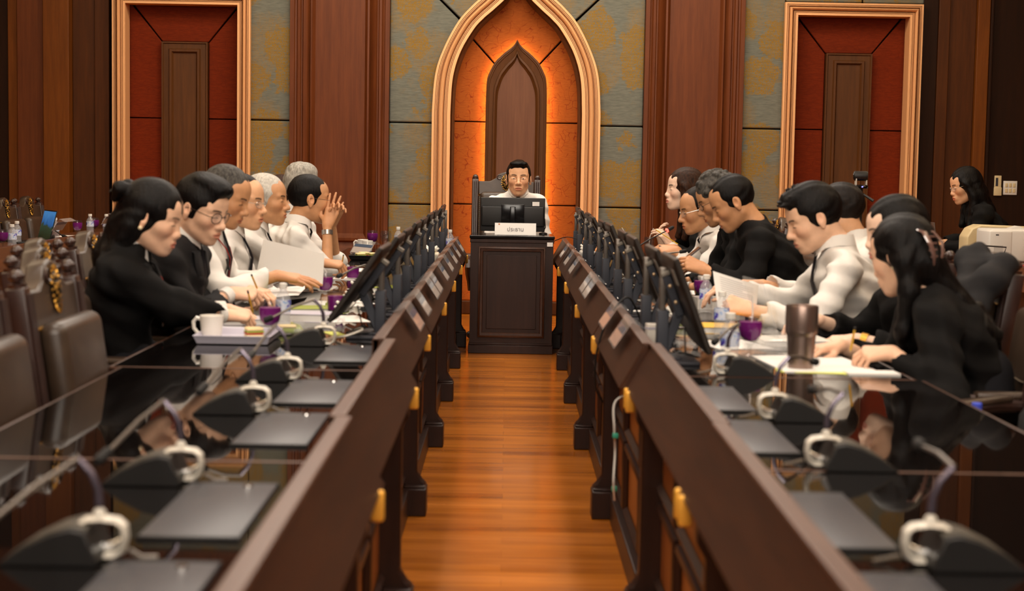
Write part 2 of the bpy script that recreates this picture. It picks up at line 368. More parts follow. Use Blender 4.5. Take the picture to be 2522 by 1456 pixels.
# dark reveal just inside the gilded arch and the orange padded recess
rev = inset(arch_i, .03, .03)
poly_frame('arch_reveal', full(arch_i), full(rev), [(0,.02),(.5,.03),(1,.0),(1,-.26)], M['wall_wood_dark'], WY, wb)
def arch_x(half, z):
    for (x0, z0), (x1, z1) in zip(half, half[1:]):
        if z0 <= z <= z1 and z1 > z0: return x0+(x1-x0)*(z-z0)/(z1-z0)
    return 0.0
def wall_strip(half, xo, z0, z1, side, n=24):
    """polygon between an arch outline and a vertical line"""
    a = [(CX+side*arch_x(half, z0+(z1-z0)*i/n), z0+(z1-z0)*i/n) for i in range(n+1)]
    return a + [(CX+side*xo, z1), (CX+side*xo, z0)]
NY = WY + .20       # back of the niche
for s in (-1, 1):
    for z0, z1 in ((0.1, .97), (.98, 1.715)):
        seam_pieces('orange_fabric_panel', [[(CX+s*.20, z0), (CX+s*.60, z0), (CX+s*.60, z1), (CX+s*.20, z1)]], M['orange_fabric'], NY, wb, bev=.008)
    seam_pieces('orange_fabric_panel', [[(CX+s*.17, 1.725), (CX+s*.60, 1.725), (CX+s*.60, 2.58), (CX+s*.425, 2.475), (CX+s*.19, 2.22)]], M['orange_fabric'], NY, wb, bev=.008)
seam_pieces('orange_fabric_panel', [[(CX-.185, 2.235), (CX-.42, 2.49), (CX-.42, 3.1), (CX+.42, 3.1), (CX+.42, 2.49), (CX+.185, 2.235)]], M['orange_fabric'], NY, wb, bev=.008)
# centre wooden panel standing off the fabric, with the cove strip behind its edge
PY = NY - .085
PM = [(0,0),(0,.030),(.12,.034),(.16,.028),(.22,.028),(.26,.02),(.62,.012),(.66,.03),(.80,.034),(.86,.02),(.94,.012),(1,.004)]
pin = inset(pan_o, .103, .155)
fr = poly_frame('centre_panel_frame', full(pan_o), full(pin), PM, M['niche_wood_edge'], PY, wb)
MB().prism(full(pan_o), 'y', PY, PY+.02).build('centre_panel', M['niche_wood'], wb, smooth=0)
MB().prism(full(pin), 'y', PY-.004, PY).build('centre_panel_field', M['niche_wood'], wb, smooth=0)
strip_o = inset(pan_o, .012, .03); strip_i = inset(pan_o, .030, .05)
poly_frame('cove_light_strip', full(strip_o), full(strip_i), [(0,-.040),(0,-.024),(1,-.024),(1,-.040)], M['led_strip'], PY, wb)
# grey blue fabric beside the arch, in padded pieces
for s in (-1, 1):
    for z0, z1 in ((0.1, .965), (.975, 1.69)):
        seam_pieces('blue_fabric_panel', [wall_strip([(x-.01, z) for x, z in arch_o], 1.131, z0, z1, s)], M['blue_fabric'], WY-.01, wb)
    up = wall_strip([(x-.01, z) for x, z in arch_o], 1.131, 1.70, 2.60, s)
    seam_pieces('blue_fabric_panel', [up[:-2]+[(CX+s*1.131, 3.20), (CX+s*1.131, 1.70)]], M['blue_fabric'], WY-.01, wb)
    up = wall_strip([(max(0, x-.01), z) for x, z in arch_o], 1.131, 2.615, 3.26, s)
    seam_pieces('blue_fabric_panel', [up[:-2]+[(CX, 3.6), (CX+s*1.131, 3.6), (CX+s*1.131, 3.215)]], M['blue_fabric'], WY-.01, wb)
    for z0, z1 in ((0.1, .965), (.975, 1.69), (1.70, 3.6)):
        seam_pieces('blue_fabric_panel', [[(CX+s*2.01, z0), (CX+s*2.37, z0), (CX+s*2.37, z1), (CX+s*2.01, z1)]], M['blue_fabric'], WY-.01, wb)
    for x0_, x1_ in ((2.375, 3.05), (3.06, 3.60)):
        seam_pieces('blue_fabric_panel', [[(CX+s*x0_, 2.82), (CX+s*x1_, 2.82), (CX+s*x1_, 3.6), (CX+s*x0_, 3.6)]], M['blue_fabric'], WY-.01, wb)
# red brown wooden bays with stepped mouldings
def rect(x0, x1, z0, z1): return [(x0, z0), (x0, z1), (x1, z1), (x1, z0)]
BAY = [(0,0),(0,.05),(.22,.05),(.26,.035),(.34,.03),(.40,.045),(.52,.045),(.58,.03),(.64,.03),(.70,.05),(.80,.04),(.92,.01),(1,0)]
for s in (-1, 1):
    a, b_ = sorted((CX+s*1.131, CX+s*2.01))
    poly_frame('bay_moulding', rect(a, b_, 0.1, 3.6), rect(a+.17, b_-.17, .62, 3.45), BAY, M['wall_wood'], WY-.02, wb, closed=True)
    poly_frame('bay_inner_moulding', rect(a+.17, b_-.17, .62, 3.45), rect(a+.22, b_-.22, .70, 3.38), [(0,0),(.2,.03),(.5,.035),(.7,.02),(1,0)], M['wall_wood'], WY-.02, wb, closed=True)
    MB().box(a, b_, WY-.02, WY, 0.05, 3.6).build('bay_panel', M['wall_wood'], wb, smooth=0)
    MB().box(a, b_, WY-.09, WY-.02, 0.0, .40).box(a-.0, b_, WY-.10, WY-.02, .40, .43).build('bay_plinth', M['wall_wood'], wb, bevel=.008)
# two niches of brick red fabric in gilded rectangular frames
for s in (-1, 1):
    c = CX+s*2.97; a, b_ = c-.61, c+.61
    poly_frame('niche_frame', rect(a, b_, 0, 2.81), rect(a+.115, b_-.115, 0.0, 2.70), MOULD, M['copper'], WY-.02, wb)
    ny = WY+.12
    xi0, xi1 = a+.10, b_-.10; p0, p1 = c-.205, c+.205
    g = .004
    zseam = 1.70
    for (x0, x1) in ((xi0, p0), (p1, xi1)):
        seam_pieces('red_fabric_panel', [[(x0+g, .05), (x1-g, .05), (x1-g, zseam-g), (x0+g, zseam-g)]], M['red_fabric'], ny, wb, bev=.006)
    seam_pieces('red_fabric_panel', [[(xi0+g, zseam+g), (p0-g, zseam+g), (p0-g, 2.38-g), (xi0+g, 2.74-g)],
                                 [(p1+g, zseam+g), (xi1-g, zseam+g), (xi1-g, 2.74-g), (p1+g, 2.38-g)],
                                 [(xi0+2*g, 2.76), (p0, 2.385), (p1, 2.385), (xi1-2*g, 2.76)]], M['red_fabric'], ny, wb, bev=.006)
    MB().box(p0, p1, ny-.03, ny+.02, 0, 2.38).build('niche_centre_panel', M['niche_wood_edge'], wb, smooth=0)
    poly_frame('niche_panel_frame', rect(p0, p1, 0.02, 2.38), rect(p0+.105, p1-.105, .12, 2.28), [(0,0),(0,.02),(.12,.02),(.18,.008),(.6,.008),(.68,.025),(.86,.025),(1,0.0)], M['niche_wood_edge'], ny-.03, wb, closed=True)
# outer wooden panelling left and right of the niches
def boards(lst):
    for (x0, x1, y, mk) in lst:
        MB().box(x0, x1, y, WY+.38, 0, 3.9).build('wall_board', M[mk], wb, bevel=.006)
boards([(-3.58+CX, -3.515, WY-.0, 'wall_wood_deep'), (-3.69, -3.56, WY-.0, 'wall_wood_dark'), (-3.89, -3.69, WY+.02, 'wall_wood_dark'),
        (-4.12, -3.89, WY-.10, 'wall_wood_orange'), (-4.36, -4.12, WY-.06, 'wall_wood'), (-4.45, -4.36, WY-.03, 'wall_wood_orange'), (-5.3, -4.45, WY-.01, 'wall_wood_deep')])
boards([(3.645, 3.80, WY-.0, 'wall_wood_deep'), (3.80, 3.90, WY-.02, 'wall_wood_dark'), (3.90, 4.14, WY+.01, 'wall_wood_dark'), (4.14, 4.25, WY-.04, 'wall_wood_orange'),
        (4.25, 4.275, WY-.07, 'wall_wood_deep'), (4.275, 5.4, WY-.02, 'wall_wood_deep')])
MB().box(RX0, RX1, WY-.04, WY+.4, 3.6, 4.2).build('top_beam', M['wall_wood'], wb)
bb = MB().box(RX0, RX1, WY-.11, WY-.03, 0, .12).build('baseboard_back', M['wall_wood_dark'], bevel=.01); tag(bb, kind='structure')

# ------------------------------------------------------------------ long desks
TZ = .695; LIP = .79
SEAMS = [1.73, 3.19, 4.66, 6.12, 7.59, 9.05, 10.51, 11.75]
JIT = {-1: [.05, .035, .0, .004, 0, -.004, 0], 1: [-.005, .0, -.02, -.024, -.02, -.016, -.02]}
def desk(side, k):
    """one desk module; local x: 0 = aisle face line, + towards the seat; local y along the aisle"""
    y0, y1 = SEAMS[k], SEAMS[k+1]; L = y1-y0
    base = -.29 if side < 0 else .36
    jit = JIT[side][k]
    t = thing('desk', '', 'desk', (base + (jit if side < 0 else jit), y0, 0))
    g = .004
    def X(v): return side*v
    def bx(m, a, b, c, d, e, f): m.box(min(X(a), X(b)), max(X(a), X(b)), c, d, e, f)
    # glossy black top
    m = MB(); bx(m, .115, .875, g, L, TZ-.012, TZ); m.build('glass_top', M['glass_top'], t)
    m = MB(); bx(m, .06, .88, g, L-g, TZ-.04, TZ-.0125); bx(m, .875, .885, g, L-g, TZ-.04, TZ+.001); m.build('top_board', M['desk_wood'], t, bevel=.003)
    m = MB(); bx(m, .115, .878, .0, g+.010, TZ-.006, TZ+.0009); m.build('seam_strip', M['lip_top'], t)
    # raised sloping rail above the aisle face
    m = MB(); m.prism([(X(p[0]), p[1]) for p in [(.0,.655),(.07,LIP-.012),(.072,LIP-.002),(.085,LIP-.002),(.10,TZ-.012),(.10,.655)]], 'y', g, L-g).build('front_rail', M['desk_wood'], t, bevel=.003)
    m = MB(); m.prism([(X(p[0]), p[1]) for p in [(.066,LIP-.004),(.068,LIP+.004),(.100,LIP+.004),(.104,LIP-.004),(.104,TZ-.012),(.10,TZ-.012),(.10,LIP-.004)]], 'y', g, L-g).build('rail_cap', M['lip_top'], t, bevel=.002)
    # apron, posts, panels
    m = MB(); bx(m, .10, .13, g, L-g, .10, .655); m.build('modesty_panel', M['desk_wood_v'], t)
    n = 2
    for i in range(n):
        a = .10 + i*(L-.16)/n; b = a + (L-.16)/n - .05
        for (z0, z1) in ((.40, .63), (.13, .37)):
            m = MB(); bx(m, .09, .10, a, b, z0, z1); m.build('front_panel', M['desk_panel'], t)
            rows = []
            for s_, d_ in ((0, 0), (0, .014), (.5, .018), (1, .004)):
                q = .028*s_
                rows.append([(X(.09-d_), a+q, z0+q), (X(.09-d_), a+q, z1-q), (X(.09-d_), b-q, z1-q), (X(.09-d_), b-q, z0+q)])
            MB().grid(rows, close_u=True).build('panel_moulding', M['desk_wood_v'], t)
    m = MB(); bx(m, .06, .12, g, L-g, 0.0, .10); m.build('plinth', M['desk_wood_v'], t, bevel=.004)
    yc = L-.24
    post = [(.012,.60),(.030,.57),(.030,.30),(.030,.16),(.012,.13),(.0,.12),(.0,.10),(.07,.10),(.09,.13),(.10,.16),(.10,.64),(.012,.64)]
    MB().prism([(X(p[0]), p[1]) for p in post], 'y', yc-.028, yc+.028).build('post', M['desk_wood_v'], t, bevel=.006)
    m = MB(); bx(m, -.006, .085, yc-.055, yc+.055, 0, .105); bx(m, -.002, .08, yc-.048, yc+.048, .105, .115)
    m.build('post_foot', M['desk_wood_v'], t, bevel=.005)
    lat = MB(); lx = .012 if side < 0 else .014
    for dy in ((0,) if side < 0 else ((0, .07) if k in (0, 1, 2, 4) else (0,))):
        m = MB(); m.rbox(min(X(-.007), X(.02)), max(X(-.007), X(.02)), L-.10+dy-.012, L-.10+dy+.012, .60, .662, .006); m.build('brass_latch', M['latch_gold'], t)
    # end panel at the seat side, carried to the floor
    m = MB(); bx(m, .13, .80, L-.03, L-.005, 0, TZ-.04); m.build('end_panel', M['desk_wood_v'], t)
    return t
_ord = ['nearest to the camera and empty', 'second from the camera', 'third from the camera', 'in the middle of the row', 'just beyond the middle of the row', 'second to last before the podium', 'beside the podium at the far end']
for side in (-1, 1):
    for k in range(7):
        t = desk(side, k)
        t['label'] = f"dark wooden desk in the {'left' if side<0 else 'right'} row, {_ord[k]}"
        t['group'] = f"desk units of the {'left' if side<0 else 'right'} row"

# ------------------------------------------------------------------ podium at the head of the aisle
pd = thing('podium_desk', 'dark wooden panelled podium closing the far end of the aisle', 'podium', (.0385, 11.1, 0))
PX = .2985; PH = .832
m = MB().box(-PX+.008, PX-.008, 0, .40, 0, PH-.05); m.build('body', M['desk_wood_v'], pd)
m = MB().box(-PX, PX, -.012, .42, 0, .06).box(-PX+.004, PX-.004, -.006, .41, .06, .075); m.build('plinth', M['desk_wood_v'], pd, bevel=.004)
m = MB().box(-PX, PX, -.012, .47, PH-.022, PH); m.build('worktop', M['black_gloss'], pd, bevel=.004)
m = MB().box(-PX+.004, PX-.004, -.006, .42, PH-.05, PH-.024); m.build('cornice', M['desk_wood_v'], pd, bevel=.004)
rows = []
for q, d in ((0,.0),(.002,.02),(.012,.024),(.016,.014),(.030,.012),(.034,.004)):
    rows.append([(-.235+q, -d, .115+q), (-.235+q, -d, .755-q), (.235-q, -d, .755-q), (.235-q, -d, .115+q)])
MB().grid(rows, close_u=True).build('panel_moulding', M['desk_wood'], pd)
MB().box(-.175, .175, -.006, 0, .175, .695).build('centre_panel', M['desk_wood_v'], pd, bevel=.004)
MB().box(.245, .285, -.010, -.006, .762, .79).build('asset_sticker', M['paper'], pd)
# outer desk rows behind the seats
def outer_desk(side, label):
    t = thing('outer_desk', label, 'desk', (side*2.95, 6.0, 0))
    y0, y1 = 0, 7.2
    def bx(m, a, b, c, d, e, f): m.box(min(side*a, side*b), max(side*a, side*b), c, d, e, f)
    m = MB(); bx(m, .0, .46, y0, y1, .71, .745); m.build('top', M['outer_desk'], t, bevel=.004)
    m = MB(); m.prism([(side*-.06,.66),(side*.0,.79),(side*.04,.79),(side*.04,.66)], 'y', y0, y1).build('front_rail', M['outer_desk'], t, bevel=.004)
    m = MB(); bx(m, .0, .03, y0, y1, 0, .66); bx(m, .03, .42, y0, y0+.03, 0, .71); bx(m, .03, .42, y1-.03, y1, 0, .71); m.build('modesty_panel', M['desk_wood_v'], t)
    for k in range(6):
        m = MB(); bx(m, -.03, .0, y0+k*1.4+.0, y0+k*1.4+.09, 0, .70); m.build('post', M['desk_wood_v'], t, bevel=.006)
    return t
outer_desk(-1, 'long brown outer desk on the left carrying water bottles and name stands')
outer_desk(1, 'long brown outer desk on the right carrying the printer and an open laptop')
# ------------------------------------------------------------------ closed monitor lids, raised monitors, microphones, name stands
SEATS = []
for k in range(7):
    SEATS += [SEAMS[k]+.40, SEAMS[k]+1.0]          # 14 places per side
AISLE = {-1: -.29, 1: .345}
def lid(side, y, label):
    c = AISLE[side]+side*.215
    t = thing('slot_cover', label, 'cover', (c, y, TZ), 0, f"closed monitor slots of the {'left' if side<0 else 'right'} desks")
    MB().rbox(-.082, .082, -.215, .215, .0, .006, .002).build('lid', M['lid_grey'], t)
    for a in (-.223, .216): MB().box(-.084, .084, a, a+.007, 0, .0068).build('end_rim', M['black_plastic'], t, bevel=.002)
    MB().lathe([(0,.0085),(.009,.0085),(.010,.005)], 12, (-side*.03, .19, 0)).build('lock', M['chrome'], t)
    return t
def raised_monitor(side, y, tilt, label):
    """local +x = toward the seat"""
    t = thing('tilting_monitor', label, 'monitor', (AISLE[side]+side*.157, y, TZ), 0 if side > 0 else PI, f"raised monitors of the {'left' if side<0 else 'right'} desk row")
    base = MB().rbox(-.05, .11, -.12, .12, 0, .012, .003).rbox(-.02, .06, -.07, .07, .012, .02, .003); base.build('base_plate', M['lid_grey'], t)
    sl = MB().rbox(-.018, .018, -.03, .03, .012, .165, .003).build('post_sleeve', M['arm_grey'], t)
    MB().ball((-.0, -.034, .035), .007, 6).build('bolt', M['chrome'], sl)
    MB().rbox(-.012, .008, -.018, .018, .15, .30, .003).build('inner_post', M['neck_grey'], t)
    a = math.radians(tilt); ex, ez = (.062, .158) if tilt > 24 else (.052, .158)
    u = (-math.sin(a), math.cos(a)); n = (math.cos(a), math.sin(a))
    def P(s, d): return (ex+u[0]*s+n[0]*d, ez+u[1]*s+n[1]*d)
    lo = MB(); lo.prism([(-.012,.025),(.016,.012),(ex+.014,ez-.01),(ex-.014,ez+.004)], 'y', -.022, .022).build('lower_link', M['arm_grey'], t, bevel=.003)
    up = MB(); up.prism([P(-.012,-.014), P(-.012,.012), P(.125,.012), P(.125,-.014)], 'y', -.026, .026); ul = up.build('upper_link', M['arm_grey'], t, bevel=.003)
    cp = MB(); cp.prism([P(.1255,-.016), P(.1255,.014), P(.140,.012), P(.140,-.014)], 'y', -.028, .028).build('end_cap', M['arm_cap'], ul, bevel=.003)
    for s in (.035, .09): q = P(s, 0); MB().ball((q[0], -.026, q[1]), .0065, 6, (1, .5, 1)).build('bolt', M['screw'], ul)
    # the flat panel: back shell chamfered, screen toward the seat
    def slab(s0, s1, d0, d1, y0, y1, ch):
        m = MB(); rows = []
        for (dd, c) in ((d0, ch), (d0+.010, 0), (d1, 0)):
            rows.append([(P(s0+c, dd)[0], y0+c, P(s0+c, dd)[1]), (P(s1-c, dd)[0], y0+c, P(s1-c, dd)[1]), (P(s1-c, dd)[0], y1-c, P(s1-c, dd)[1]), (P(s0+c, dd)[0], y1-c, P(s0+c, dd)[1])])
        m.grid(rows, close_u=True); b = len(m.v)
        m.f.append((b-4, b-3, b-2, b-1)); m.mi.append(0); m.f.append((b-9, b-10, b-11, b-12)); m.mi.append(0); return m
    pn = slab(-.130, .182, .014, .040, -.215, .215, .025).build('panel', M['mon_back'], t, bevel=.003)
    m = MB(); m.prism([P(-.115,.040), P(-.115,.0415), P(.175,.0415), P(.175,.040)], 'y', -.205, .205).build('screen', M['black_gloss'], pn)
    m = MB(); m.prism([P(.10,.0125), P(.10,.0139), P(.15,.0139), P(.15,.0125)], 'y', -.195, -.12).build('sticker', M['arm_cap'], pn)
    # dangling cable
    MB().tube([(.02,.06,.02),(.09,.10,.015),(.12,.02,.012),(.07,-.06,.03),(ex+.02,.0,ez-.05)], .003, 6).build('cable', M['black_rubber'], t)
    return t
def mic_unit(side, y, label, rod, x=None, led=False, group='conference microphones of the long desks'):
    """rod = end of the neck relative to the bend; local +x toward the seat"""
    t = thing('desk_microphone', label, 'microphone', (x if x is not None else AISLE[side]+side*.385, y, TZ), 0 if side > 0 else PI, group)
    prof = [(.078,0),(.074,.006),(.040,.030),(.0,.050),(-.030,.058),(-.052,.054),(-.066,.022),(-.072,.006),(-.070,0)]
    b = MB(); b.prism(prof, 'y', -.055, .055); body = b.build('base', M['black_plastic'], t, bevel=.006, smooth=0.9)
    g = MB(); rows = []
    for px_, pz in prof[1:6]: rows.append([(px_, -.046, pz+.0015), (px_, .046, pz+.0015)])
    g.grid(rows).build('grille', M['grille'], body)
    MB().tube([(-.030,0,.052),(-.044,0,.061),(-.066,0,.063),(-.090,0,.060),(-.099,0,.052),(-.101,0,.034),(-.097,0,.014),(-.086,0,.006),(-.066,0,.006)], .0058, 8, sx=2.8).build('connector_frame', M['silver'], t)
    MB().tube([(-.062,0,.018),(-.085,0,.022),(-.10,.0,.030)], .006, 8).build('plug', M['chrome'], t)
    MB().tube([(-.108,.0,.014),(-.128,.01,.006),(-.150,.0,.004)], .004, 6).build('lead', M['neck_grey'], t)
    MB().ball((-.062,0,.070), .010, 8).build('neck_joint', M['silver'], t)
    bend = Vector((-.030, 0, .155))
    MB().tube([(-.062,0,.082),(-.060,0,.108),(-.050,0,.132), bend], [.0065,.006,.0055,.005], 8).build('flexible_neck', M['neck_chrome'], t)
    r = Vector(rod); loc = Vector((r.x*side, r.y*side, r.z))
    e = bend+loc; mid = bend+loc*.4+Vector((0,0,.006)); st = bend+loc*.82
    MB().tube([bend, mid, st], [.0045,.0042,.004], 8).build('rod', M['neck_grey'] if not led else M['black_plastic'], t)
    hd = MB().tube([st, st+loc*.02, e-loc*.03, e], [.005,.0095,.0105,.007], 10).build('mic_head', M['black_rubber'], t)
    if led: MB().tube([st+loc*.0, st+loc*.03], .0115, 12).build('light_ring', M['red_led'], hd)
    return t
M['grille'] = mat('brown_grey_grille', srgb(64,58,48), 0.55, 0.1, bump=0.4, bscale=900)
M['neck_chrome'] = mat('bluish_flexible_neck', srgb(120,112,126), 0.25, 0.8)
def name_stand(side, y, label, loc=None, rz=None, tint=None):
    t = thing('name_stand', label, 'name stand', loc or (AISLE[side]+side*.035, y, LIP-.035), rz if rz is not None else (0 if side > 0 else PI), 'clear acrylic name stands on the desk rails')
    # inverted V straddling the rail: aisle leg, rear leg
    w = .135
    A = [(-.034,-.020),(.022,.064),(.0235,.063),(-.0325,-.021)]; B = [(.022,.064),(.064,.044),(.0645,.045),(.024,.0655)]
    MB().prism(A, 'y', -w, w).build('front_leg', M['acrylic'], t); MB().prism(B, 'y', -w, w).build('rear_leg', M['acrylic'], t)
    p = MB(); p.prism([(-.030,-.016),(.008,.041),(.0072,.0415),(-.0308,-.0155)], 'y', -w+.01, w-.01); c = p.build('name_card', tint or M['card'], t)
    p = MB(); p.prism([(-.0045,.0222),(.008,.041),(.0064,.0420),(-.0061,.0232)], 'y', -w+.011, w-.011); p.build('card_header', M['card_blue'], t)
    return t
M['card'] = mat('pale_name_card', srgb(205,190,180), 0.35, coat=0.5); M['card_blue'] = mat('slate_blue_print', srgb(84,100,122), 0.35, coat=0.5)
M['card_pink'] = mat('pinkish_name_card', srgb(206,164,146), 0.35, coat=0.5)
near = ['closest to the camera', 'second from the camera', 'third from the camera', 'fourth from the camera', 'fifth from the camera']
for side, nm, cnt in ((-1, 'left', 5), (1, 'right', 4)):
    for k in range(cnt):
        lid(side, SEATS[k], f"flat grey monitor slot cover on the {nm} black desk top, {near[k]}")
ordn = ['nearest', 'second', 'third', 'fourth', 'fifth', 'sixth', 'seventh', 'eighth', 'ninth', 'tenth']
for i, k in enumerate(range(5, 14)):
    raised_monitor(-1, SEATS[k]-.02, (35, 34, 32, 30, 30, 28, 28, 30, 26)[i], f"tilted black monitor on grey arm in the left row, {ordn[i]} to the camera")
for i, k in enumerate(range(4, 14)):
    raised_monitor(1, SEATS[k]-.02, (21, 25, 23, 25, 23, 27, 30, 27, 30, 24)[i], f"tilted black monitor on grey arm in the right row, {ordn[i]} to the camera")
for i, (k, rod) in enumerate(((0, (-.10,-.24,-.08)), (1, (-.06,-.26,-.07)), (2, (-.05,-.27,-.07)), (3, (-.03,-.30,-.06)), (4, (-.16,-.06,-.07)))):
    mic_unit(-1, SEATS[k]+(.25 if k < 4 else .26), f"black wedge microphone with folded neck on the left desks, {near[i]}", rod)
for i, (k, rod) in enumerate(((0, (.0,.22,-.0)), (1, (-.03,.20,-.02)), (2, (.10,.16,-.03)), (3, (-.09,-.10,-.05)))):
    mic_unit(1, (2.43, 3.24, 3.87, 4.72)[i], f"black wedge microphone with silver bracket on the right desks, {near[i]}", rod)
mic_unit(1, 9.10, 'raised desk microphone with a glowing red ring beside the long-haired woman', (.24, .12, .13), x=.76, led=True)
mic_unit(1, 8.25, 'raised desk microphone without light in front of the balding man', (.22, .10, .035), x=.76)
mic_unit(-1, 7.25, 'desk microphone whose black head lies over papers in front of the lanyard man', (-.12, -.10, -.05))
for side, ys, nm in ((-1, (5.58, 6.14, 6.92, 7.24, 8.05, 8.75, 9.45, 10.1, 10.8), 'left'), (1, (5.15, 5.75, 7.08, 7.40, 8.75, 9.5, 10.3), 'right')):
    for i, y in enumerate(ys):
        name_stand(side, y, f"clear acrylic name stand over the {nm} desk rail, {ordn[i]} to the camera", tint=M['card_pink'] if (side > 0 and i < 2) or (side < 0 and i == 0) else None)

# ------------------------------------------------------------------ carved leather chairs
def make_chair(label, H=1.0, name='leather_chair'):
    """faces +x, origin on the floor; H scales the back"""
    t = thing(name, label, 'chair', (0,0,0))
    lean = math.radians(8); hz = .40
    T = Matrix.Translation((-.25,0,hz)) @ Matrix.Rotation(-lean, 4, 'Y')
    h = .60*H
    for s in (-1, 1):
        m = MB(); m.T = T
        y = s*.245
        m.rbox(-.03, .025, y-.026, y+.026, 0, h-.03, .006)
        for d in (-.014, .0, .014): m.tube([(.028, y+d, .02), (.028, y+d, h-.05)], .0065, 6)
        m.tube([(-.0,y,h-.035),(0,y,h-.02)], [.024,.026], 12)
        p = m.build('side_post', M['chair_wood'], t)
        m = MB(); m.T = T; m.ball((0,y,h-.002 if H < 1.2 else h-.012), .020 if H < 1.2 else .022, 8)
        for k in range(7):
            a = 2*PI*k/7; m.ball((.016*math.cos(a), y+.016*math.sin(a), h-.001 if H < 1.2 else h-.012), .0075, 5); 
        m.build('finial', M['chair_wood'], p)
    # leather back with arched crest
    top = [(-.22, h-.045), (-.13, h-.045), (-.085, h-.02), (-.05, h+.02), (0, h+.032), (.05, h+.02), (.085, h-.02), (.13, h-.045), (.22, h-.045)]
    m = MB(); m.T = T
    m.prism([(y, z) for y, z in top] + [(.22, h-.155), (-.22, h-.155)], 'x', -.035, .022).build('crest', M['leather'], t, bevel=.008, smooth=.9)
    m = MB(); m.T = T; m.rbox(-.03, .018, -.22, .22, .0, h-.158, .008); m.build('back_panel', M['leather'], t)
    m = MB(); m.T = T                                            # brass nail trim
    for z in np.arange(.03, h-.16, .016):
        for s in (-1, 1): m.ball((.020, s*.212, z), .0042, 3)
    for k in range(27):
        y = -.21+k*.42/26; dz = .0
        if abs(y) < .07: dz = -.035*math.cos(y/.07*PI/2)
        m.ball((.024, y, h-.150+dz), .0048, 3)
    m.build('nail_trim', M['gold'], t)
    m = MB(); m.T = T                                            # oval gilded emblem with rays
    zc = h-.055
    rows = []
    for i in range(6):
        r = i/5
        rows.append([(.026+.016*math.cos(r*PI/2), .036*r*math.cos(2*PI*j/20), zc+.062*r*math.sin(2*PI*j/20)) for j in range(20)])
    m.grid(rows, close_u=True)
    em = m.build('emblem', M['emblem'], t)
    m = MB(); m.T = T
    for j in range(22):
        a = 2*PI*j/22; m.tube([(.028, .034*math.cos(a), zc+.058*math.sin(a)), (.030, .043*math.cos(a), zc+.069*math.sin(a))], [.0045,.002], 5)
    m.build('emblem_rays', M['gold'], em)
    # carved leaf scroll either side of the emblem
    m = MB(); m.T = T
    for s in (-1, 1):
        m = MB(); m.T = T
        pts = [(.026, s*(.055+.018*math.cos(a)), h-.012+.018*math.sin(a)) for a in np.linspace(-2.2, 2.6, 12)]
        m.tube(pts, [.006]*6+[.005,.004,.004,.003,.003,.002], 6)
        m.build('carved_scroll', M['chair_wood'], t)
    # lumbar cushion
    m = MB(); m.T = T
    m.rbox(.018, .095, -.205, .205, .07, h-.135, .035, 4); lc = m.build('back_cushion', M['leather'], t, smooth=1.0)
    m = MB(); m.T = T; m.tube([(.096,-.17,.235*H),(.097,0,.225*H),(.096,.17,.235*H)], .003, 5); m.tube([(.096,-.17,.14*H),(.097,0,.13*H),(.096,.17,.14*H)], .003, 5)
    m.build('piping', M['piping'], lc)
    m = MB().rbox(-.24, .26, -.25, .25, .385, .475, .035, 4); m.build('seat', M['leather'], t, smooth=1.0)
    m = MB().rbox(-.25, .25, -.255, .255, .34, .39, .012); m.build('seat_frame', M['chair_wood'], t)
    for s in (-1, 1):
        m = MB().tube([(-.27,s*.27,.60),(-.1,s*.28,.615),(.06,s*.28,.61),(.13,s*.28,.59),(.15,s*.28,.55),(.12,s*.28,.50),(.10,s*.27,.44),(.08,s*.262,.37)], [.018,.022,.022,.022,.024,.022,.02,.02], 10)
        a = m.build('armrest', M['chair_wood'], t)
        MB().rbox(-.2, .05, s*.28-.026, s*.28+.026, .618, .640, .010).build('arm_pad', M['leather'], a)
    MB().lathe([(.03,.10),(.03,.30),(.05,.33),(.10,.34)], 16).build('column', M['black_plastic'], t)
    for k in range(5):
        a = 2*PI*k/5; m = MB().tube([(.02*math.cos(a),.02*math.sin(a),.105),(.27*math.cos(a),.27*math.sin(a),.075)], [.026,.016], 8, sy=.8)
        lg = m.build('leg', M['chair_wood'], t)
        MB().ball((.275*math.cos(a), .275*math.sin(a), .028), .028, 6).build('caster', M['black_plastic'], lg)
    return t
def emblem_mat():
    m, nt, b = newmat('gilded_relief'); v = objvec(nt)
    vo = nt.nodes.new('ShaderNodeTexVoronoi'); vo.inputs['Scale'].default_value = 95; nt.links.new(v, vo.inputs['Vector'])
    nt.links.new(ramp(nt, vo.outputs['Distance'], [(0.30, srgb(216,164,76)), (0.5, srgb(40,28,14))]), b.inputs['Base Color'])
    b.inputs['Metallic'].default_value = 0.7; b.inputs['Roughness'].default_value = 0.35
    bp = nt.nodes.new('ShaderNodeBump'); bp.inputs['Strength'].default_value = 0.8; bp.inputs['Distance'].default_value = 0.004; bp.invert = True
    nt.links.new(vo.outputs['Distance'], bp.inputs['Height']); nt.links.new(bp.outputs['Normal'], b.inputs['Normal']); return m
M['emblem'] = emblem_mat(); M['piping'] = mat('pale_piping', srgb(126,110,92), 0.4)
chair0 = make_chair('empty carved leather chair pushed in at the left desks, cushion nearest the camera')
def place(x, y, deg, label, group=None):
    global _used
    c = chair0 if not _used else copy_tree(chair0)
    _used = True
    c.location = (x, y, 0); c.rotation_euler = (0, 0, math.radians(deg)); c['label'] = label
    if group: c['group'] = group
    return c
_used = False
LG = 'carved leather chairs of the left row'; RG = 'carved leather chairs of the right row'
place(-.97, 3.76, 1, 'empty carved leather chair, closest to the camera on the left', LG)
place(-.96, 4.42, 0, 'empty leather chair pushed into the left desks before the black suited woman', LG)
place(-1.16, 5.03, -2, 'empty leather chair with gold emblem, half hidden behind the pushed in one', LG)
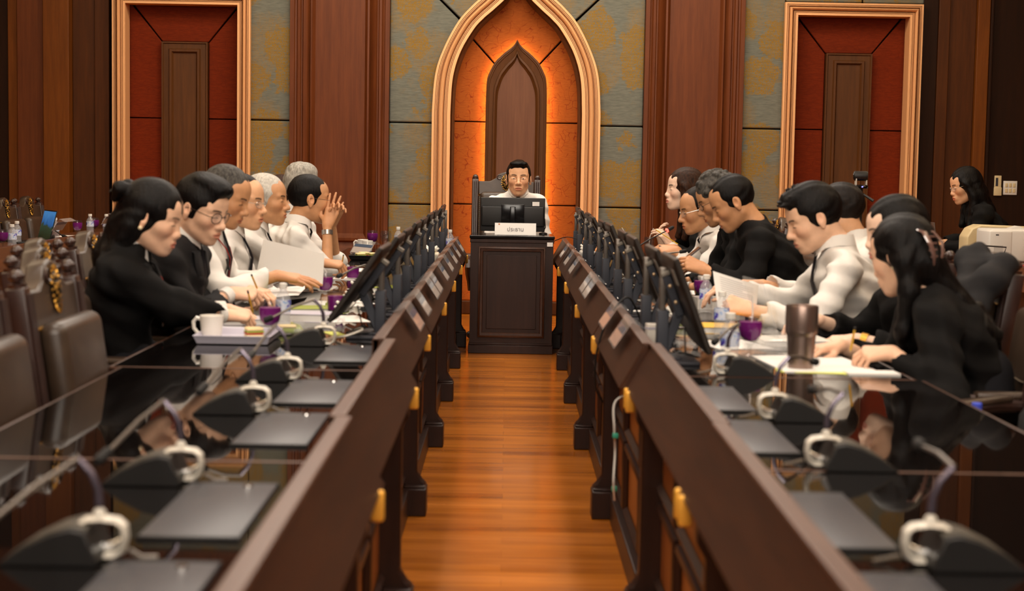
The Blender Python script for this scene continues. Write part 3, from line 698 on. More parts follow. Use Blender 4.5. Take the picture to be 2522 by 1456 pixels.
_L = [(5.62, 'leather chair behind the woman in the black suit with the pearl earring'), (6.28, 'leather chair behind the man in the grey suit and round glasses'),
      (6.95, 'leather chair behind the white shirted man reaching for papers'), (7.62, 'leather chair behind the white shirted man in silver glasses'),
      (8.32, 'leather chair behind the white haired man'), (9.0, 'leather chair behind the man with clasped hands'), (9.72, 'leather chair behind the grey haired man at the far left'), (10.42, 'leather chair behind the brown haired person at the left end')]
for y, l in _L: place({9.0: -1.37, 9.72: -1.37, 10.42: -1.45}.get(y, -1.33), y, 0, l, LG)
place(1.55, 4.44, 218, 'empty leather chair with gold emblem at the right edge of the picture', RG)
place(1.50, 5.12, 180, 'leather chair under the woman with the claw clip', RG)
place(1.46, 5.80, 180, 'leather chair with a dark jacket hung over its back', RG)
_R = [(6.42, 'leather chair behind the young man in white shirt with spiky black hair'), (7.08, 'leather chair behind the man turned away in a white shirt'),
      (7.82, 'leather chair behind the man in the black jacket'), (8.5, 'leather chair behind the man with curly grey hair'), (9.18, 'leather chair behind the balding man with silver glasses'), (9.98, 'leather chair behind the woman with long brown hair')]
for y, l in _R: place(1.49 if y == 7.08 else 1.40, y, 180, l, RG)
place(-3.40, 12.3, -4, 'dark leather chair behind the open laptop on the left outer desk', 'chairs at the outer desks')
place(-3.36, 11.62, 0, 'dark leather chair at the far left edge of the picture', 'chairs at the outer desks')
big = make_chair('tall carved leather armchair of the chairman with round gold emblem', 1.42, 'chairman_armchair')
big.location = (-.01, 12.17, 0); big.rotation_euler = (0, 0, -PI/2)
# ------------------------------------------------------------------ smooth implicit surfaces for bodies, hair and clothes
def vv(*a): return np.array(a, float)
def unit(a): a = np.asarray(a, float); return a/max(1e-9, np.linalg.norm(a))
def rot_zyx(yaw, pitch, roll=0):
    """local x = forward; pitch > 0 looks down; yaw about z"""
    cz, sz = math.cos(yaw), math.sin(yaw); cp, sp = math.cos(pitch), math.sin(pitch); cr, sr = math.cos(roll), math.sin(roll)
    Rz = np.array([[cz,-sz,0],[sz,cz,0],[0,0,1]]); Ry = np.array([[cp,0,sp],[0,1,0],[-sp,0,cp]]); Rx = np.array([[1,0,0],[0,cr,-sr],[0,sr,cr]])
    return Rz@Ry@Rx
class SDF:
    def __init__(s): s.p = []
    def ell(s, c, r, R=None, k=.01, sub=False):
        s.p.append(('e', np.asarray(c, float), np.asarray(r, float), np.eye(3) if R is None else R, k, sub)); return s
    def cap(s, a, b, ra, rb, k=.01, sub=False, flat=None, f=1.0):
        """round cone; flat = direction widened by f"""
        s.p.append(('c', np.asarray(a, float), np.asarray(b, float), ra, rb, None if flat is None else unit(flat), f, k, sub)); return s
    def chain(s, pts, rs, k=.01, sub=False):
        for i in range(len(pts)-1): s.cap(pts[i], pts[i+1], rs[i], rs[i+1], k, sub)
        return s
    def half(s, c, n, k=.01):
        """keep only the side the normal n points away from: cuts points with (p-c).n > 0"""
        s.p.append(('h', np.asarray(c, float), unit(n), k)); return s
    def xf(s, R, t):
        """transform everything by rotation R and translation t"""
        q = []
        for p in s.p:
            if p[0] == 'e': q.append(('e', R@p[1]+t, p[2], R@p[3], p[4], p[5]))
            elif p[0] == 'c': q.append(('c', R@p[1]+t, R@p[2]+t, p[3], p[4], None if p[5] is None else R@p[5], p[6], p[7], p[8]))
            else: q.append(('h', R@p[1]+t, R@p[2], p[3]))
        s.p = q; return s
    def bounds(s):
        lo = vv(9,9,9)*9; hi = -lo
        for p in s.p:
            if p[0] == 'e' and not p[5]:
                e = np.abs(p[3])@p[2]; lo = np.minimum(lo, p[1]-e); hi = np.maximum(hi, p[1]+e)
            elif p[0] == 'c' and not p[8]:
                w = max(p[3], p[4])*max(1, p[6]); lo = np.minimum(lo, np.minimum(p[1], p[2])-w); hi = np.maximum(hi, np.maximum(p[1], p[2])+w)
        return lo, hi
    def mesh(s, h, noise=None):
        lo, hi = s.bounds(); lo = lo-3*h; hi = hi+3*h
        n = np.maximum(4, np.ceil((hi-lo)/h).astype(int)+1)
        ax = [lo[i]+h*np.arange(n[i]) for i in range(3)]
        fld = np.full(n, .2, np.float32)
        for p in s.p:
            if p[0] == 'e': e = np.abs(p[3])@p[2]+p[4]+3*h; a, b = p[1]-e, p[1]+e; k, sub = p[4], p[5]
            elif p[0] == 'c':
                w = max(p[3], p[4])*max(1, p[6])+p[7]+3*h; a, b = np.minimum(p[1], p[2])-w, np.maximum(p[1], p[2])+w; k, sub = p[7], p[8]
            else: a, b = lo, hi; k, sub = p[3], True
            i0 = np.clip(np.floor((a-lo)/h).astype(int), 0, n); i1 = np.clip(np.ceil((b-lo)/h).astype(int)+1, 0, n)
            if np.any(i1 <= i0): continue
            X = ax[0][i0[0]:i1[0]][:,None,None]; Y = ax[1][i0[1]:i1[1]][None,:,None]; Z = ax[2][i0[2]:i1[2]][None,None,:]
            if p[0] == 'e':
                R = p[3]; dx, dy, dz = X-p[1][0], Y-p[1][1], Z-p[1][2]; r = p[2]
                q = [(R[0,j]*dx+R[1,j]*dy+R[2,j]*dz) for j in range(3)]
                k0 = np.sqrt(sum((q[j]/r[j])**2 for j in range(3))); k1 = np.sqrt(sum((q[j]/r[j]**2)**2 for j in range(3)))
                d = k0*(k0-1)/np.maximum(k1, 1e-6)
            elif p[0] == 'c':
                A, B = p[1], p[2]; ba = B-A; dx, dy, dz = X-A[0], Y-A[1], Z-A[2]
                t = np.clip((dx*ba[0]+dy*ba[1]+dz*ba[2])/max(1e-9, ba@ba), 0, 1)
                ex, ey, ez = dx-t*ba[0], dy-t*ba[1], dz-t*ba[2]
                if p[5] is not None:
                    m = (ex*p[5][0]+ey*p[5][1]+ez*p[5][2])*(1/p[6]-1)
                    ex, ey, ez = ex+m*p[5][0], ey+m*p[5][1], ez+m*p[5][2]
                d = np.sqrt(ex*ex+ey*ey+ez*ez)-(p[3]+(p[4]-p[3])*t)
            else: d = -((X-p[1][0])*p[2][0]+(Y-p[1][1])*p[2][1]+(Z-p[1][2])*p[2][2])
            g = fld[i0[0]:i1[0], i0[1]:i1[1], i0[2]:i1[2]]
            if sub:
                nd = -d; hh = np.maximum(k-np.abs(g-nd), 0)/k; r_ = np.maximum(g, nd)+hh*hh*k*.25
            else:
                hh = np.maximum(k-np.abs(g-d), 0)/k; r_ = np.minimum(g, d)-hh*hh*k*.25
            fld[i0[0]:i1[0], i0[1]:i1[1], i0[2]:i1[2]] = r_
        if noise is not None:
            X, Y, Z = np.meshgrid(*ax, indexing='ij', sparse=True); fld = fld+noise(X, Y, Z).astype(np.float32)
        return surface_nets(fld, lo, h)
def surface_nets(f, lo, h):
    ins = f < 0
    nx, ny, nz = f.shape
    c = np.zeros((nx-1, ny-1, nz-1), np.uint8)
    for i in (0,1):
        for j in (0,1):
            for k in (0,1): c += ins[i:nx-1+i, j:ny-1+j, k:nz-1+k]
    act = (c > 0) & (c < 8); idx = np.argwhere(act)
    if len(idx) == 0: return np.zeros((0,3)), np.zeros((0,4), int)
    num = np.full(act.shape, -1, np.int64); num[act] = np.arange(len(idx))
    acc = np.zeros((len(idx), 3)); cnt = np.zeros(len(idx))
    corners = [(i,j,k) for i in (0,1) for j in (0,1) for k in (0,1)]
    for a in corners:
        for ax_ in range(3):
            if a[ax_]: continue
            b = list(a); b[ax_] = 1
            fa = f[idx[:,0]+a[0], idx[:,1]+a[1], idx[:,2]+a[2]]; fb = f[idx[:,0]+b[0], idx[:,1]+b[1], idx[:,2]+b[2]]
            m = (fa < 0) != (fb < 0); t = np.where(m, fa/np.where(m, fa-fb, 1), 0)
            p = np.repeat(np.array(a, float)[None], len(idx), 0); p[:, ax_] = t
            acc[m] += p[m]; cnt[m] += 1
    v = lo+h*(idx+acc/cnt[:,None])
    quads = []
    for ax_ in range(3):
        u, w_ = [(1,2),(2,0),(0,1)][ax_]
        sl0 = [slice(None)]*3; sl1 = [slice(None)]*3; sl0[ax_] = slice(0,-1); sl1[ax_] = slice(1,None)
        A = ins[tuple(sl0)]; B = ins[tuple(sl1)]
        e = np.argwhere(A != B)
        ok = (e[:,u] > 0) & (e[:,w_] > 0) & (e[:,u] < f.shape[u]-1) & (e[:,w_] < f.shape[w_]-1); e = e[ok]
        inside_first = A[e[:,0], e[:,1], e[:,2]]
        def cell(du, dw):
            q = e.copy(); q[:,u] -= du; q[:,w_] -= dw; return num[q[:,0], q[:,1], q[:,2]]
        q = np.stack([cell(1,1), cell(0,1), cell(0,0), cell(1,0)], 1)
        q[~inside_first] = q[~inside_first][:, ::-1]; quads.append(q)
    return v, np.concatenate(quads)
def folds(amp, s=1.0, seed=0.0, d=(0.3,0.2,1.0)):
    """soft cloth creases as a sum of warped waves"""
    def fn(X, Y, Z):
        w = .35*np.sin(9*X+seed)+.35*np.sin(11*Y+1.3*seed)+.3*np.sin(8*Z+2*seed)
        a = np.sin((62*d[0]*X+62*d[1]*Y+62*d[2]*Z)*s+5*w+seed); b = np.sin((71*d[2]*X-69*d[1]*Y+53*d[0]*Z)*s+4*w*1.7-seed)
        return amp*(.6*np.sign(a)*np.abs(a)**1.5+.6*b*np.sin(7*X+9*Z+seed))
    return fn
def strands(amp, R, c, seed=0.0, freq=150):
    """fine strand relief, running along the head's front-to-back direction"""
    side = R[:,1]; up = R[:,2]
    def fn(X, Y, Z):
        q = (X-c[0])*side[0]+(Y-c[1])*side[1]+(Z-c[2])*side[2]; u = (X-c[0])*up[0]+(Y-c[1])*up[1]+(Z-c[2])*up[2]
        return amp*(np.sin(freq*q+6*np.sin(22*u+seed))+.7*np.sin(freq*.53*q+seed+4*np.sin(31*u)))
    return fn
def join_mesh(name, parts, mats, parent, base, colors=None, smooth=True):
    """parts = [(verts, quads, slot)]"""
    V = []; Q = []; S = []; b = 0
    for v, q, sl in parts:
        if len(v) == 0: continue
        V.append(v-base); Q.append(q+b); S += [sl]*len(q); b += len(v)
    V = np.concatenate(V); Q = np.concatenate(Q)
    me = bpy.data.meshes.new(name); me.vertices.add(len(V)); me.vertices.foreach_set('co', V.astype(np.float32).ravel())
    me.loops.add(len(Q)*4); me.loops.foreach_set('vertex_index', Q.astype(np.int32).ravel())
    me.polygons.add(len(Q)); me.polygons.foreach_set('loop_start', np.arange(0, len(Q)*4, 4, dtype=np.int32))
    me.polygons.foreach_set('material_index', np.array(S, np.int32))
    me.update(calc_edges=True); me.polygons.foreach_set('use_smooth', np.ones(len(Q), bool))
    for m in (mats if isinstance(mats, (list, tuple)) else [mats]): me.materials.append(m)
    if colors is not None:
        at = me.color_attributes.new('tint', 'FLOAT_COLOR', 'POINT'); at.data.foreach_set('color', colors.astype(np.float32).ravel())
    o = bpy.data.objects.new(name, me); COL.objects.link(o)
    if parent: o.parent = parent
    return o

# ------------------------------------------------------------------ people
def skin_mat(name, col):
    """tint attribute: r = lips, g = brows and lashes, b = cheek warmth"""
    m, nt, b = newmat(name); a = nt.nodes.new('ShaderNodeAttribute'); a.attribute_name = 'tint'
    sp = nt.nodes.new('ShaderNodeSeparateColor'); nt.links.new(a.outputs['Color'], sp.inputs[0])
    f = nz(nt, objvec(nt), 28, 3)
    c = ramp(nt, f, [(0.3, tuple(k*.92 for k in col[:3])), (0.7, tuple(min(1, k*1.06) for k in col[:3]))])
    c = mixc(nt, math_(nt, 'MULTIPLY', sp.outputs[2], .35), c, (col[0], col[1]*.62, col[2]*.55, 1))
    c = mixc(nt, math_(nt, 'MULTIPLY', sp.outputs[0], .75), c, (col[0]*.72, col[1]*.38, col[2]*.38, 1))
    c = mixc(nt, sp.outputs[1], c, srgb(30,20,16))
    nt.links.new(c, b.inputs['Base Color']); b.inputs['Roughness'].default_value = 0.48; b.inputs['Specular IOR Level'].default_value = 0.4
    b.inputs['Subsurface Weight'].default_value = 0.0
    return m
def hair_mat(name, c1, c2):
    m, nt, b = newmat(name)
    f = nz(nt, objvec(nt), 1.0, 4, 0.7, (90, 90, 26))
    nt.links.new(ramp(nt, f, [(0.35, c1), (0.7, c2)]), b.inputs['Base Color'])
    b.inputs['Roughness'].default_value = 0.45; b.inputs['Specular IOR Level'].default_value = 0.16
    bp = nt.nodes.new('ShaderNodeBump'); bp.inputs['Strength'].default_value = 0.9; bp.inputs['Distance'].default_value = 0.004
    nt.links.new(f, bp.inputs['Height']); nt.links.new(bp.outputs['Normal'], b.inputs['Normal']); return m
SK = {'fair': skin_mat('fair_skin', srgb(234,188,156)), 'mid': skin_mat('warm_skin', srgb(222,170,130)), 'tan': skin_mat('tan_skin', srgb(202,148,106)), 'pale': skin_mat('pale_skin', srgb(240,202,176))}
HR = {'black': hair_mat('black_hair', srgb(7,6,6), srgb(20,16,15)), 'grey': hair_mat('silver_hair', srgb(130,126,118), srgb(196,190,178)), 'white': hair_mat('white_hair', srgb(168,164,156), srgb(224,218,206)),
      'salt': hair_mat('greying_hair', srgb(40,38,36), srgb(92,88,82)), 'brown': hair_mat('dark_brown_hair', srgb(28,15,9), srgb(66,38,22)), 'dark': hair_mat('brown_black_hair', srgb(12,9,8), srgb(32,23,18))}
def cloth(name, col, rough=0.8, b2=0.25, sheen=0.0):
    return mat(name, col, rough, bump=b2, bscale=700, sheen=sheen, spec=0.15)
CL = {'white': cloth('white_cotton', srgb(232,228,222)), 'black': cloth('black_suiting', srgb(19,18,18)), 'grey': cloth('charcoal_suiting', srgb(42,41,42)), 'darkknit': cloth('black_linen', srgb(20,19,19)),
      'tie': cloth('black_tie_silk', srgb(22,22,28), 0.5), 'navy': cloth('navy_lanyard', srgb(30,60,130), 0.6), 'red': cloth('red_lanyard', srgb(150,24,16), 0.6), 'trousers': cloth('dark_trousers', srgb(24,24,28))}
M['eye_white'] = mat('eye_white', srgb(225,215,205), 0.25); M['iris'] = mat('dark_iris', srgb(20,12,8), 0.15)
M['metal_frame'] = mat('dark_metal_frame', srgb(60,46,40), 0.3, 0.7); M['silver_frame'] = mat('silver_frame', srgb(190,186,180), 0.25, 0.9)
M['lens'] = mat('spectacle_lens', srgb(235,240,240), 0.05, alpha=0.14); M['pearl'] = mat('pearl', srgb(240,220,180), 0.2, coat=1)

def head_sdf(fem=False, full=1.0):
    s = SDF(); j = .92 if fem else 1.0
    s.ell((-.014,0,.030), (.096,.076,.088), k=.02)
    s.ell((.030,0,.040), (.060,.066,.062), k=.03)
    s.ell((.028,0,-.026), (.062,.059*j,.078), k=.03)
    s.ell((.026,0,-.068), (.055,.044*j,.038), k=.03)
    s.cap((-.01,.046*j,-.055), (.060,.017,-.098), .021, .014, .03); s.cap((-.01,-.046*j,-.055), (.060,-.017,-.098), .021, .014, .03)
    s.ell((.078,0,-.099), (.018,.020*j,.016), k=.022)
    br = .0085 if not fem else .006
    s.cap((.079,.012,.022), (.066,.048,.024), br, br, .018); s.cap((.079,-.012,.022), (.066,-.048,.024), br, br, .018)
    for y in (-1, 1):
        s.ell((.1015,y*.032,.003), (.022,.020,.012), k=.016, sub=True)
        s.ell((.0715,y*.0315,.002), (.0155,.0185,.0125), k=.006)
        s.ell((.056,y*.042,-.022), (.026,.020,.020), k=.03)
        s.ell((.095,y*.0135,-.036), (.0115,.0085,.0085), k=.008)
    nl = 1.0 if not fem else .92
    s.cap((.086,0,.012), (.105*nl+.002,0,-.024), .0085, .0098, .014); s.ell((.107*nl+.003,0,-.031), (.0115,.0125,.0105), k=.010)
    s.ell((.086,0,-.066), (.017,.028,.022), k=.02)
    s.ell((.0985,0,-.0615), (.0075,.0215,.0052), k=.006); s.ell((.0972,0,-.0735), (.0085,.0185,.0065), k=.006)
    s.ell((.109,0,-.0672), (.011,.026,.0016), k=.004, sub=True)
    for y in (-1, 1):
        R = rot_zyx(y*.30, -.15)
        s.ell((-.010,y*.081,-.004), (.0195,.0090,.032), R, k=.008)
        s.ell((-.005,y*.093,.002), (.0115,.0100,.020), R, k=.005, sub=True)
        s.ell((-.006,y*.080,-.034), (.009,.007,.010), R, k=.006)
    return s
def face_tint(v, c, R, brow=1.0, lips=1.0, lash=0.8):
    q = (v-c)@R
    t = np.zeros((len(v), 4)); t[:,3] = 1
    x, y, z = q[:,0], np.abs(q[:,1]), q[:,2]
    front = x > .05
    d = np.sqrt((y/.023)**2+((z+.0672)/.0125)**2); t[:,0] = np.where(front & (x > .082), np.clip((1.15-d)*4, 0, 1), 0)*lips
    zb = .0235+.004*np.sin((y-.012)/.04*PI*.9)
    br = np.clip(1.5-np.abs(z-zb)/.0032, 0, 1)*np.clip((y-.011)/.004, 0, 1)*np.clip((.052-y)/.006, 0, 1)
    ls = np.clip(1.4-np.abs(z-(.0008-(y-.0315)**2*9))/.0020, 0, 1)*np.clip((.0185-np.abs(y-.032))/.003, 0, 1)*lash
    t[:,1] = np.where(front, np.maximum(br*brow, ls), 0)*.95
    t[:,2] = np.where(front, np.exp(-(((y-.045)/.022)**2+((z+.030)/.022)**2)), 0)
    ear = np.exp(-(((x+.006)/.02)**2+((y-.085)/.012)**2+((z+.004)/.03)**2)); t[:,2] = np.maximum(t[:,2], .5*ear)
    return t
def hand_sdf(wrist, d, n, pose='curl', mir=1, scale=1.0):
    """wrist; d = wrist to knuckles; n = out of the back of the hand; mir = +1 thumb on the d x n side"""
    d = unit(d); n = unit(n-np.dot(n, d)*d); u = np.cross(d, n)*mir; w0 = np.asarray(wrist, float); S = scale
    s = SDF()
    kn = []
    offs = [(.030,.086), (.010,.092), (-.010,.089), (-.028,.080)]
    for a, l in offs: kn.append(w0+d*l*S+u*a*S)
    s.cap(w0, w0+d*.02*S, .026*S, .026*S, .01, flat=n, f=.75)
    for a, l in offs: s.cap(w0+d*.012*S+u*a*.5*S, w0+d*l*S+u*a*S, .0165*S, .0125*S, .012)
    L = [(.043,.026,.021), (.047,.030,.022), (.043,.028,.021), (.034,.021,.019)]
    curls = {'curl': [(.5,.6,.4)]*4, 'flat': [(.12,.15,.1), (.10,.15,.1), (.14,.15,.1), (.2,.2,.1)], 'write': [(.75,.65,.25), (.9,.9,.4), (1.1,1.1,.6), (1.2,1.2,.7)],
             'fist': [(1.3,1.4,.9)]*4, 'clasp': [(.35,.9,.7)]*4, 'straight': [(.05,.05,.05)]*4, 'hold': [(.7,.4,.2), (.75,.5,.2), (.8,.5,.3), (.85,.6,.3)], 'type': [(.35,.75,.5)]*4}[pose]
    for i in range(4):
        p = kn[i]; a = 0
        spread = {'straight': .16, 'flat': .10, 'clasp': .12}.get(pose, .05)*(1.5-i)/1.5
        r = [.0088,.0078,.0070,.0060]
        if i == 3: r = [k*.88 for k in r]
        for j in range(3):
            a += curls[i][j]
            dirn = unit(d*math.cos(a)-n*math.sin(a)+u*spread)
            q = p+dirn*L[i][j]*S; s.cap(p, q, r[j]*S, r[j+1]*S, .003); p = q
    t0 = w0+d*.022*S+u*.020*S-n*.004*S
    td = {'write': (.75,.45,-.55), 'fist': (.7,.35,-.6), 'hold': (.75,.35,-.6), 'straight': (.55,.8,-.2), 'flat': (.65,.65,-.2)}.get(pose, (.7,.55,-.4))
    t1 = t0+unit(d*td[0]+u*td[1]+n*td[2])*.040*S; t2 = t1+unit(d*1.0+u*td[1]*.3+n*td[2]*.7)*.031*S; t3 = t2+unit(d*1.0-u*.1+n*td[2]*.6)*.025*S
    s.cap(t0, t1, .0145*S, .011*S, .012); s.cap(t1, t2, .0105*S, .009*S, .003); s.cap(t2, t3, .009*S, .0075*S, .003)
    return s
def ik(sh, tgt, l1, l2, pole):
    v = tgt-sh; D = np.linalg.norm(v); mx = (l1+l2)*.985
    if D > mx: tgt = sh+v/D*mx; D = mx
    u = unit(tgt-sh); a = (l1*l1-l2*l2+D*D)/(2*D); hgt = math.sqrt(max(0, l1*l1-a*a))
    p = np.asarray(pole, float); p = unit(p-np.dot(p, u)*u); return sh+u*a+p*hgt, tgt

def person(label, hip, head, yaw=0, hyaw=None, pitch=0, roll=0, skin='mid', hair='black', style='short', top='shirt', jacket=None, hands=(None, None),
           fem=False, glasses=None, tie=True, extra=None, scale=1.0, hs=1.0, voxel=.0032, brow=1.0, width=1.0, sleeve=None, group=None, eyes=False, cuff=True, lash=.9, belly=1.0, neck=.045):
    """hip: (x, y) of the seat, head: centre of the head (x, y, z); yaw: body facing; hyaw: head facing; hands: per side (target, dir, normal, pose)"""
    hx, hy = hip; base = vv(hx, hy, 0); t = thing('person', label, 'person', (hx, hy, 0), 0, group)
    hyaw = yaw if hyaw is None else hyaw
    Rb = rot_zyx(yaw, 0); fw = Rb[:,0]; lf = Rb[:,1]; up = vv(0,0,1)
    H = np.asarray(head, float); Rh = rot_zyx(hyaw, pitch, roll)
    pel = vv(hx, hy, .59)
    skull = H+Rh@vv(-.028,0,-.055)*hs
    nb = H+Rh@vv(-.030,0,-.085)*hs+vv(0,0,-neck)-fw*.035       # base of the neck
    sp = nb-pel; chest = pel+sp*.66-fw*.0; waist = pel+sp*.30-fw*.012
    sw = (.175 if fem else .195)*width
    shc = nb-up*.055+fw*(-.004)
    sh = {1: shc+lf*sw, -1: shc-lf*sw}
    lean = unit(sp); tw = vv(*np.cross(lf, lean))
    # skeleton of the arms
    l1, l2 = .285*scale, .255*scale; arms = {}
    for s_, hd in zip((1, -1), hands):
        if hd is None: hd = (nb+fw*.30+lf*s_*.16-up*.36, fw*.9-lf*s_*.3, up, 'curl')
        tgt = np.asarray(hd[0], float); pole = hd[4] if len(hd) > 4 else -up*.8+lf*s_*.6-fw*.25
        el, wr = ik(sh[s_], tgt, l1, l2, pole)
        arms[s_] = (el, wr, hd)
    # ---- body: skin
    hsdf = head_sdf(fem); 
    for i, p in enumerate(hsdf.p):       # scale the head
        if p[0] == 'e': hsdf.p[i] = ('e', p[1]*hs, p[2]*hs, p[3], p[4], p[5])
        else: hsdf.p[i] = ('c', p[1]*hs, p[2]*hs, p[3]*hs, p[4]*hs, p[5], p[6], p[7], p[8])
    hsdf.xf(Rh, H)
    nr = .047 if fem else .056
    hsdf.cap(skull+(-Rh[:,0])*.0, nb-up*.01, nr, nr*1.05, .02)
    hsdf.cap(nb, shc, nr*1.0, nr*1.1, .02)
    vh, qh = hsdf.mesh(voxel)
    tint = face_tint(H+(vh-H)/hs, H, Rh, brow, 1.0 if not fem else 1.3, lash)
    parts = [(vh, qh, 0)]; cols = [tint]
    # torso, arms and legs under the clothes
    b = SDF()
    b.cap(shc-lean*.05, waist, .085, .085, .05, flat=lf, f=1.35); b.cap(waist, pel, .085, .10, .05, flat=lf, f=1.35); b.cap(nb, shc-lean*.05, .05, .08, .04)
    for s_ in (1, -1):
        el, wr, hd = arms[s_]
        b.cap(shc-up*.01, sh[s_]-up*.035, .042, .032, .03); b.cap(sh[s_]-up*.035, el, .034, .034, .02); b.cap(el, wr, .036, .025, .015)
        hipj = pel+lf*s_*.085; kne = hipj+fw*.40-up*.075; ank = vv(kne[0], kne[1], .09)+fw*.02
        b.cap(hipj, kne, .07, .052, .03); b.cap(kne, ank, .050, .036, .02); b.cap(ank, ank+fw*.10-up*.04, .034, .028, .02)
    vb, qb = b.mesh(.011); parts.append((vb, qb, 0)); cols.append(np.tile([0,0,0,1.], (len(vb), 1)))
    for s_ in (1, -1):
        el, wr, hd = arms[s_]
        d = np.asarray(hd[1], float); n = np.asarray(hd[2], float)
        hsd = hand_sdf(wr, d, n, hd[3], mir=s_ if np.dot(n, up) > -2 else s_, scale=.93 if fem else 1.02)
        hsd.cap(wr-unit(wr-el)*.03, wr, .024, .024, .01)
        hv, hq = hsd.mesh(.0032); parts.append((hv, hq, 0)); cols.append(np.tile([0,0,.25,1.], (len(hv), 1)))
    body = join_mesh('body', parts, SK[skin], t, base, np.concatenate(cols))
    # ---- clothes
    def garment(name, matl, dr, arm_end, h, fo, neck=True, open_v=0, slw=0, seed=0.0, low=0.0):
        g = SDF()
        cb = .0 if fem else .012
        g.cap(shc-lean*.06, chest-lean*.02, .090+dr+cb*.4, .102+dr+cb, .05, flat=lf, f=1.42*width)
        g.cap(chest-lean*.02, waist, .102+dr+cb, (.088 if fem else .105*belly)+dr, .05, flat=lf, f=1.36*width)
        g.cap(waist, pel-lean*.0-up*low, (.088 if fem else .105*belly)+dr, .115+dr, .05, flat=lf, f=1.36*width)
        if belly > 1.05: g.ell(waist+fw*.06, (.10*belly,.13*belly,.13), Rb, k=.06)
        if fem: g.ell(chest-lean*.005+fw*.055, (.06,.115,.065), Rb, k=.05)
        g.cap(nb-up*.012, shc-lean*.03, .052+dr, .080+dr, .03)
        for s_ in (1, -1):
            el, wr, hd = arms[s_]
            a = sh[s_]-up*.012-lf*s_*.01
            a = a-up*.012; g.cap(shc+up*.008, a, .050+dr, .044+dr, .04); g.cap(nb-up*.02, a, .030+dr, .036+dr, .05)
            g.cap(a, el, .046+dr+slw*.5, .043+dr+slw, .03)
            if arm_end > 0: e = el+(wr-el)*min(1, arm_end); g.cap(el, e, .042+dr+slw, .030+dr+slw*.9, .02)
            # bunching at the elbow
            g.ell(el, (.047+dr+slw,)*3, k=.02)
        if arm_end > 0:
            for s_ in (1, -1):
                el, wr, hd = arms[s_]; dd = unit(wr-el)
                g.cap(el+(wr-el)*arm_end+dd*.002, el+(wr-el)*arm_end+dd*.10, .045+dr+slw, .045+dr+slw, .004, sub=True)
        # neck opening
        g.ell(nb+up*.045+fw*.012, (.058+dr*.3,.062+dr*.3,.055), k=.008, sub=True)
        if open_v:
            a = nb+fw*(.085+dr)-up*.0; c_ = pel+sp*(1-open_v)+fw*(.15+dr)
            g.cap(a, c_, .040, .004, .012, sub=True)
        v, q = g.mesh(h, folds(fo*1.8, 1.0, seed))
        return join_mesh(name, [(v, q, 0)], matl, t, base)
    seed = hx*3+hy*1.7
    gh = .0085 if voxel < .0035 else .010
    if jacket:
        if top == 'shirt':
            sv = SDF(); sv.cap(nb-up*.02, chest, .058, .095, .04, flat=lf, f=1.25); sv.cap(chest, waist, .100, .095, .04, flat=lf, f=1.3)
            v, q = sv.ell(nb+up*.045+fw*.012, (.056,.060,.055), k=.008, sub=True).mesh(.009); join_mesh('shirt', [(v, q, 0)], CL['white'], t, base)
            if cuff:
                for s_ in (1, -1):
                    el, wr, hd = arms[s_]; dd = unit(wr-el); c0 = wr-dd*.050; c1 = wr-dd*.012
                    MB().tube([c0-base, c1-base], [.036,.035], 14).build('shirt_cuff', CL['white'], t)
        garment('jacket', CL[jacket], .014, .86 if cuff and top == 'shirt' else .95, gh, .0045, open_v=.50 if top == 'shirt' else 0, slw=.004, seed=seed, low=.03)
    else:
        end = .94 if sleeve is None else sleeve
        garment('shirt' if top == 'shirt' else 'top', CL['white'] if top == 'shirt' else CL['black'], .006, end, gh, .0050, slw=.008 if sleeve is None else .012, seed=seed)
    # trousers
    g = SDF(); g.cap(pel+up*.06, pel-up*.02, .115, .125, .04, flat=lf, f=1.35)
    for s_ in (1, -1):
        hipj = pel+lf*s_*.085; kne = hipj+fw*.40-up*.075; ank = vv(kne[0], kne[1], .09)+fw*.02
        g.cap(hipj, kne, .084, .058, .04); g.cap(kne, ank, .064, .055, .02); g.cap(ank-up*.01, ank-up*.09, .07, .07, .004, sub=True)
    v, q = g.mesh(.014); join_mesh('trousers', [(v, q, 0)], CL['trousers'], t, base)
    g = SDF()
    for s_ in (1, -1):
        ank = pel+lf*s_*.085+fw*.42; ank = vv(ank[0], ank[1], .05)
        m_ = MB(); g = SDF(); g.cap(ank-fw*.05, ank+fw*.14-up*.012, .042, .036, .02); g.half((0,0,.004), (0,0,-1), .004)
        v, q = g.mesh(.009); join_mesh('shoe', [(v, q, 0)], M['black_gloss'], t, base)
    # collar, tie
    if top == 'shirt':
        nd = unit(nb+up*.055-shc); cen = nb+up*.012+fw*.006
        rows = []
        for i, (rr, zz) in enumerate(((.060,.0), (.0595,.018), (.0585,.036), (.0605,.040), (.066,.024), (.073,-.004))):
            row = []
            for j in range(25):
                a = -PI+2*PI*j/24; a2 = a*(1-.06) # gap in front (at a=+-pi)
                th = a2+PI*0
                dirn = -fw*math.cos(th)+lf*math.sin(th)
                pt = 0
                if i == 5 and abs(j-12) > 9: pt = -.030*(abs(j-12)-9)/3
                fr = max(0, -math.cos(th))
                row.append(tuple(cen+dirn*rr*hs*(.95 if fem else 1.02)+up*(zz+pt-fr*.020)+fw*fr*.006*(i > 3)-base))
            rows.append(row)
        MB().grid(rows).build('collar', CL['white'], t, smooth=1.2)
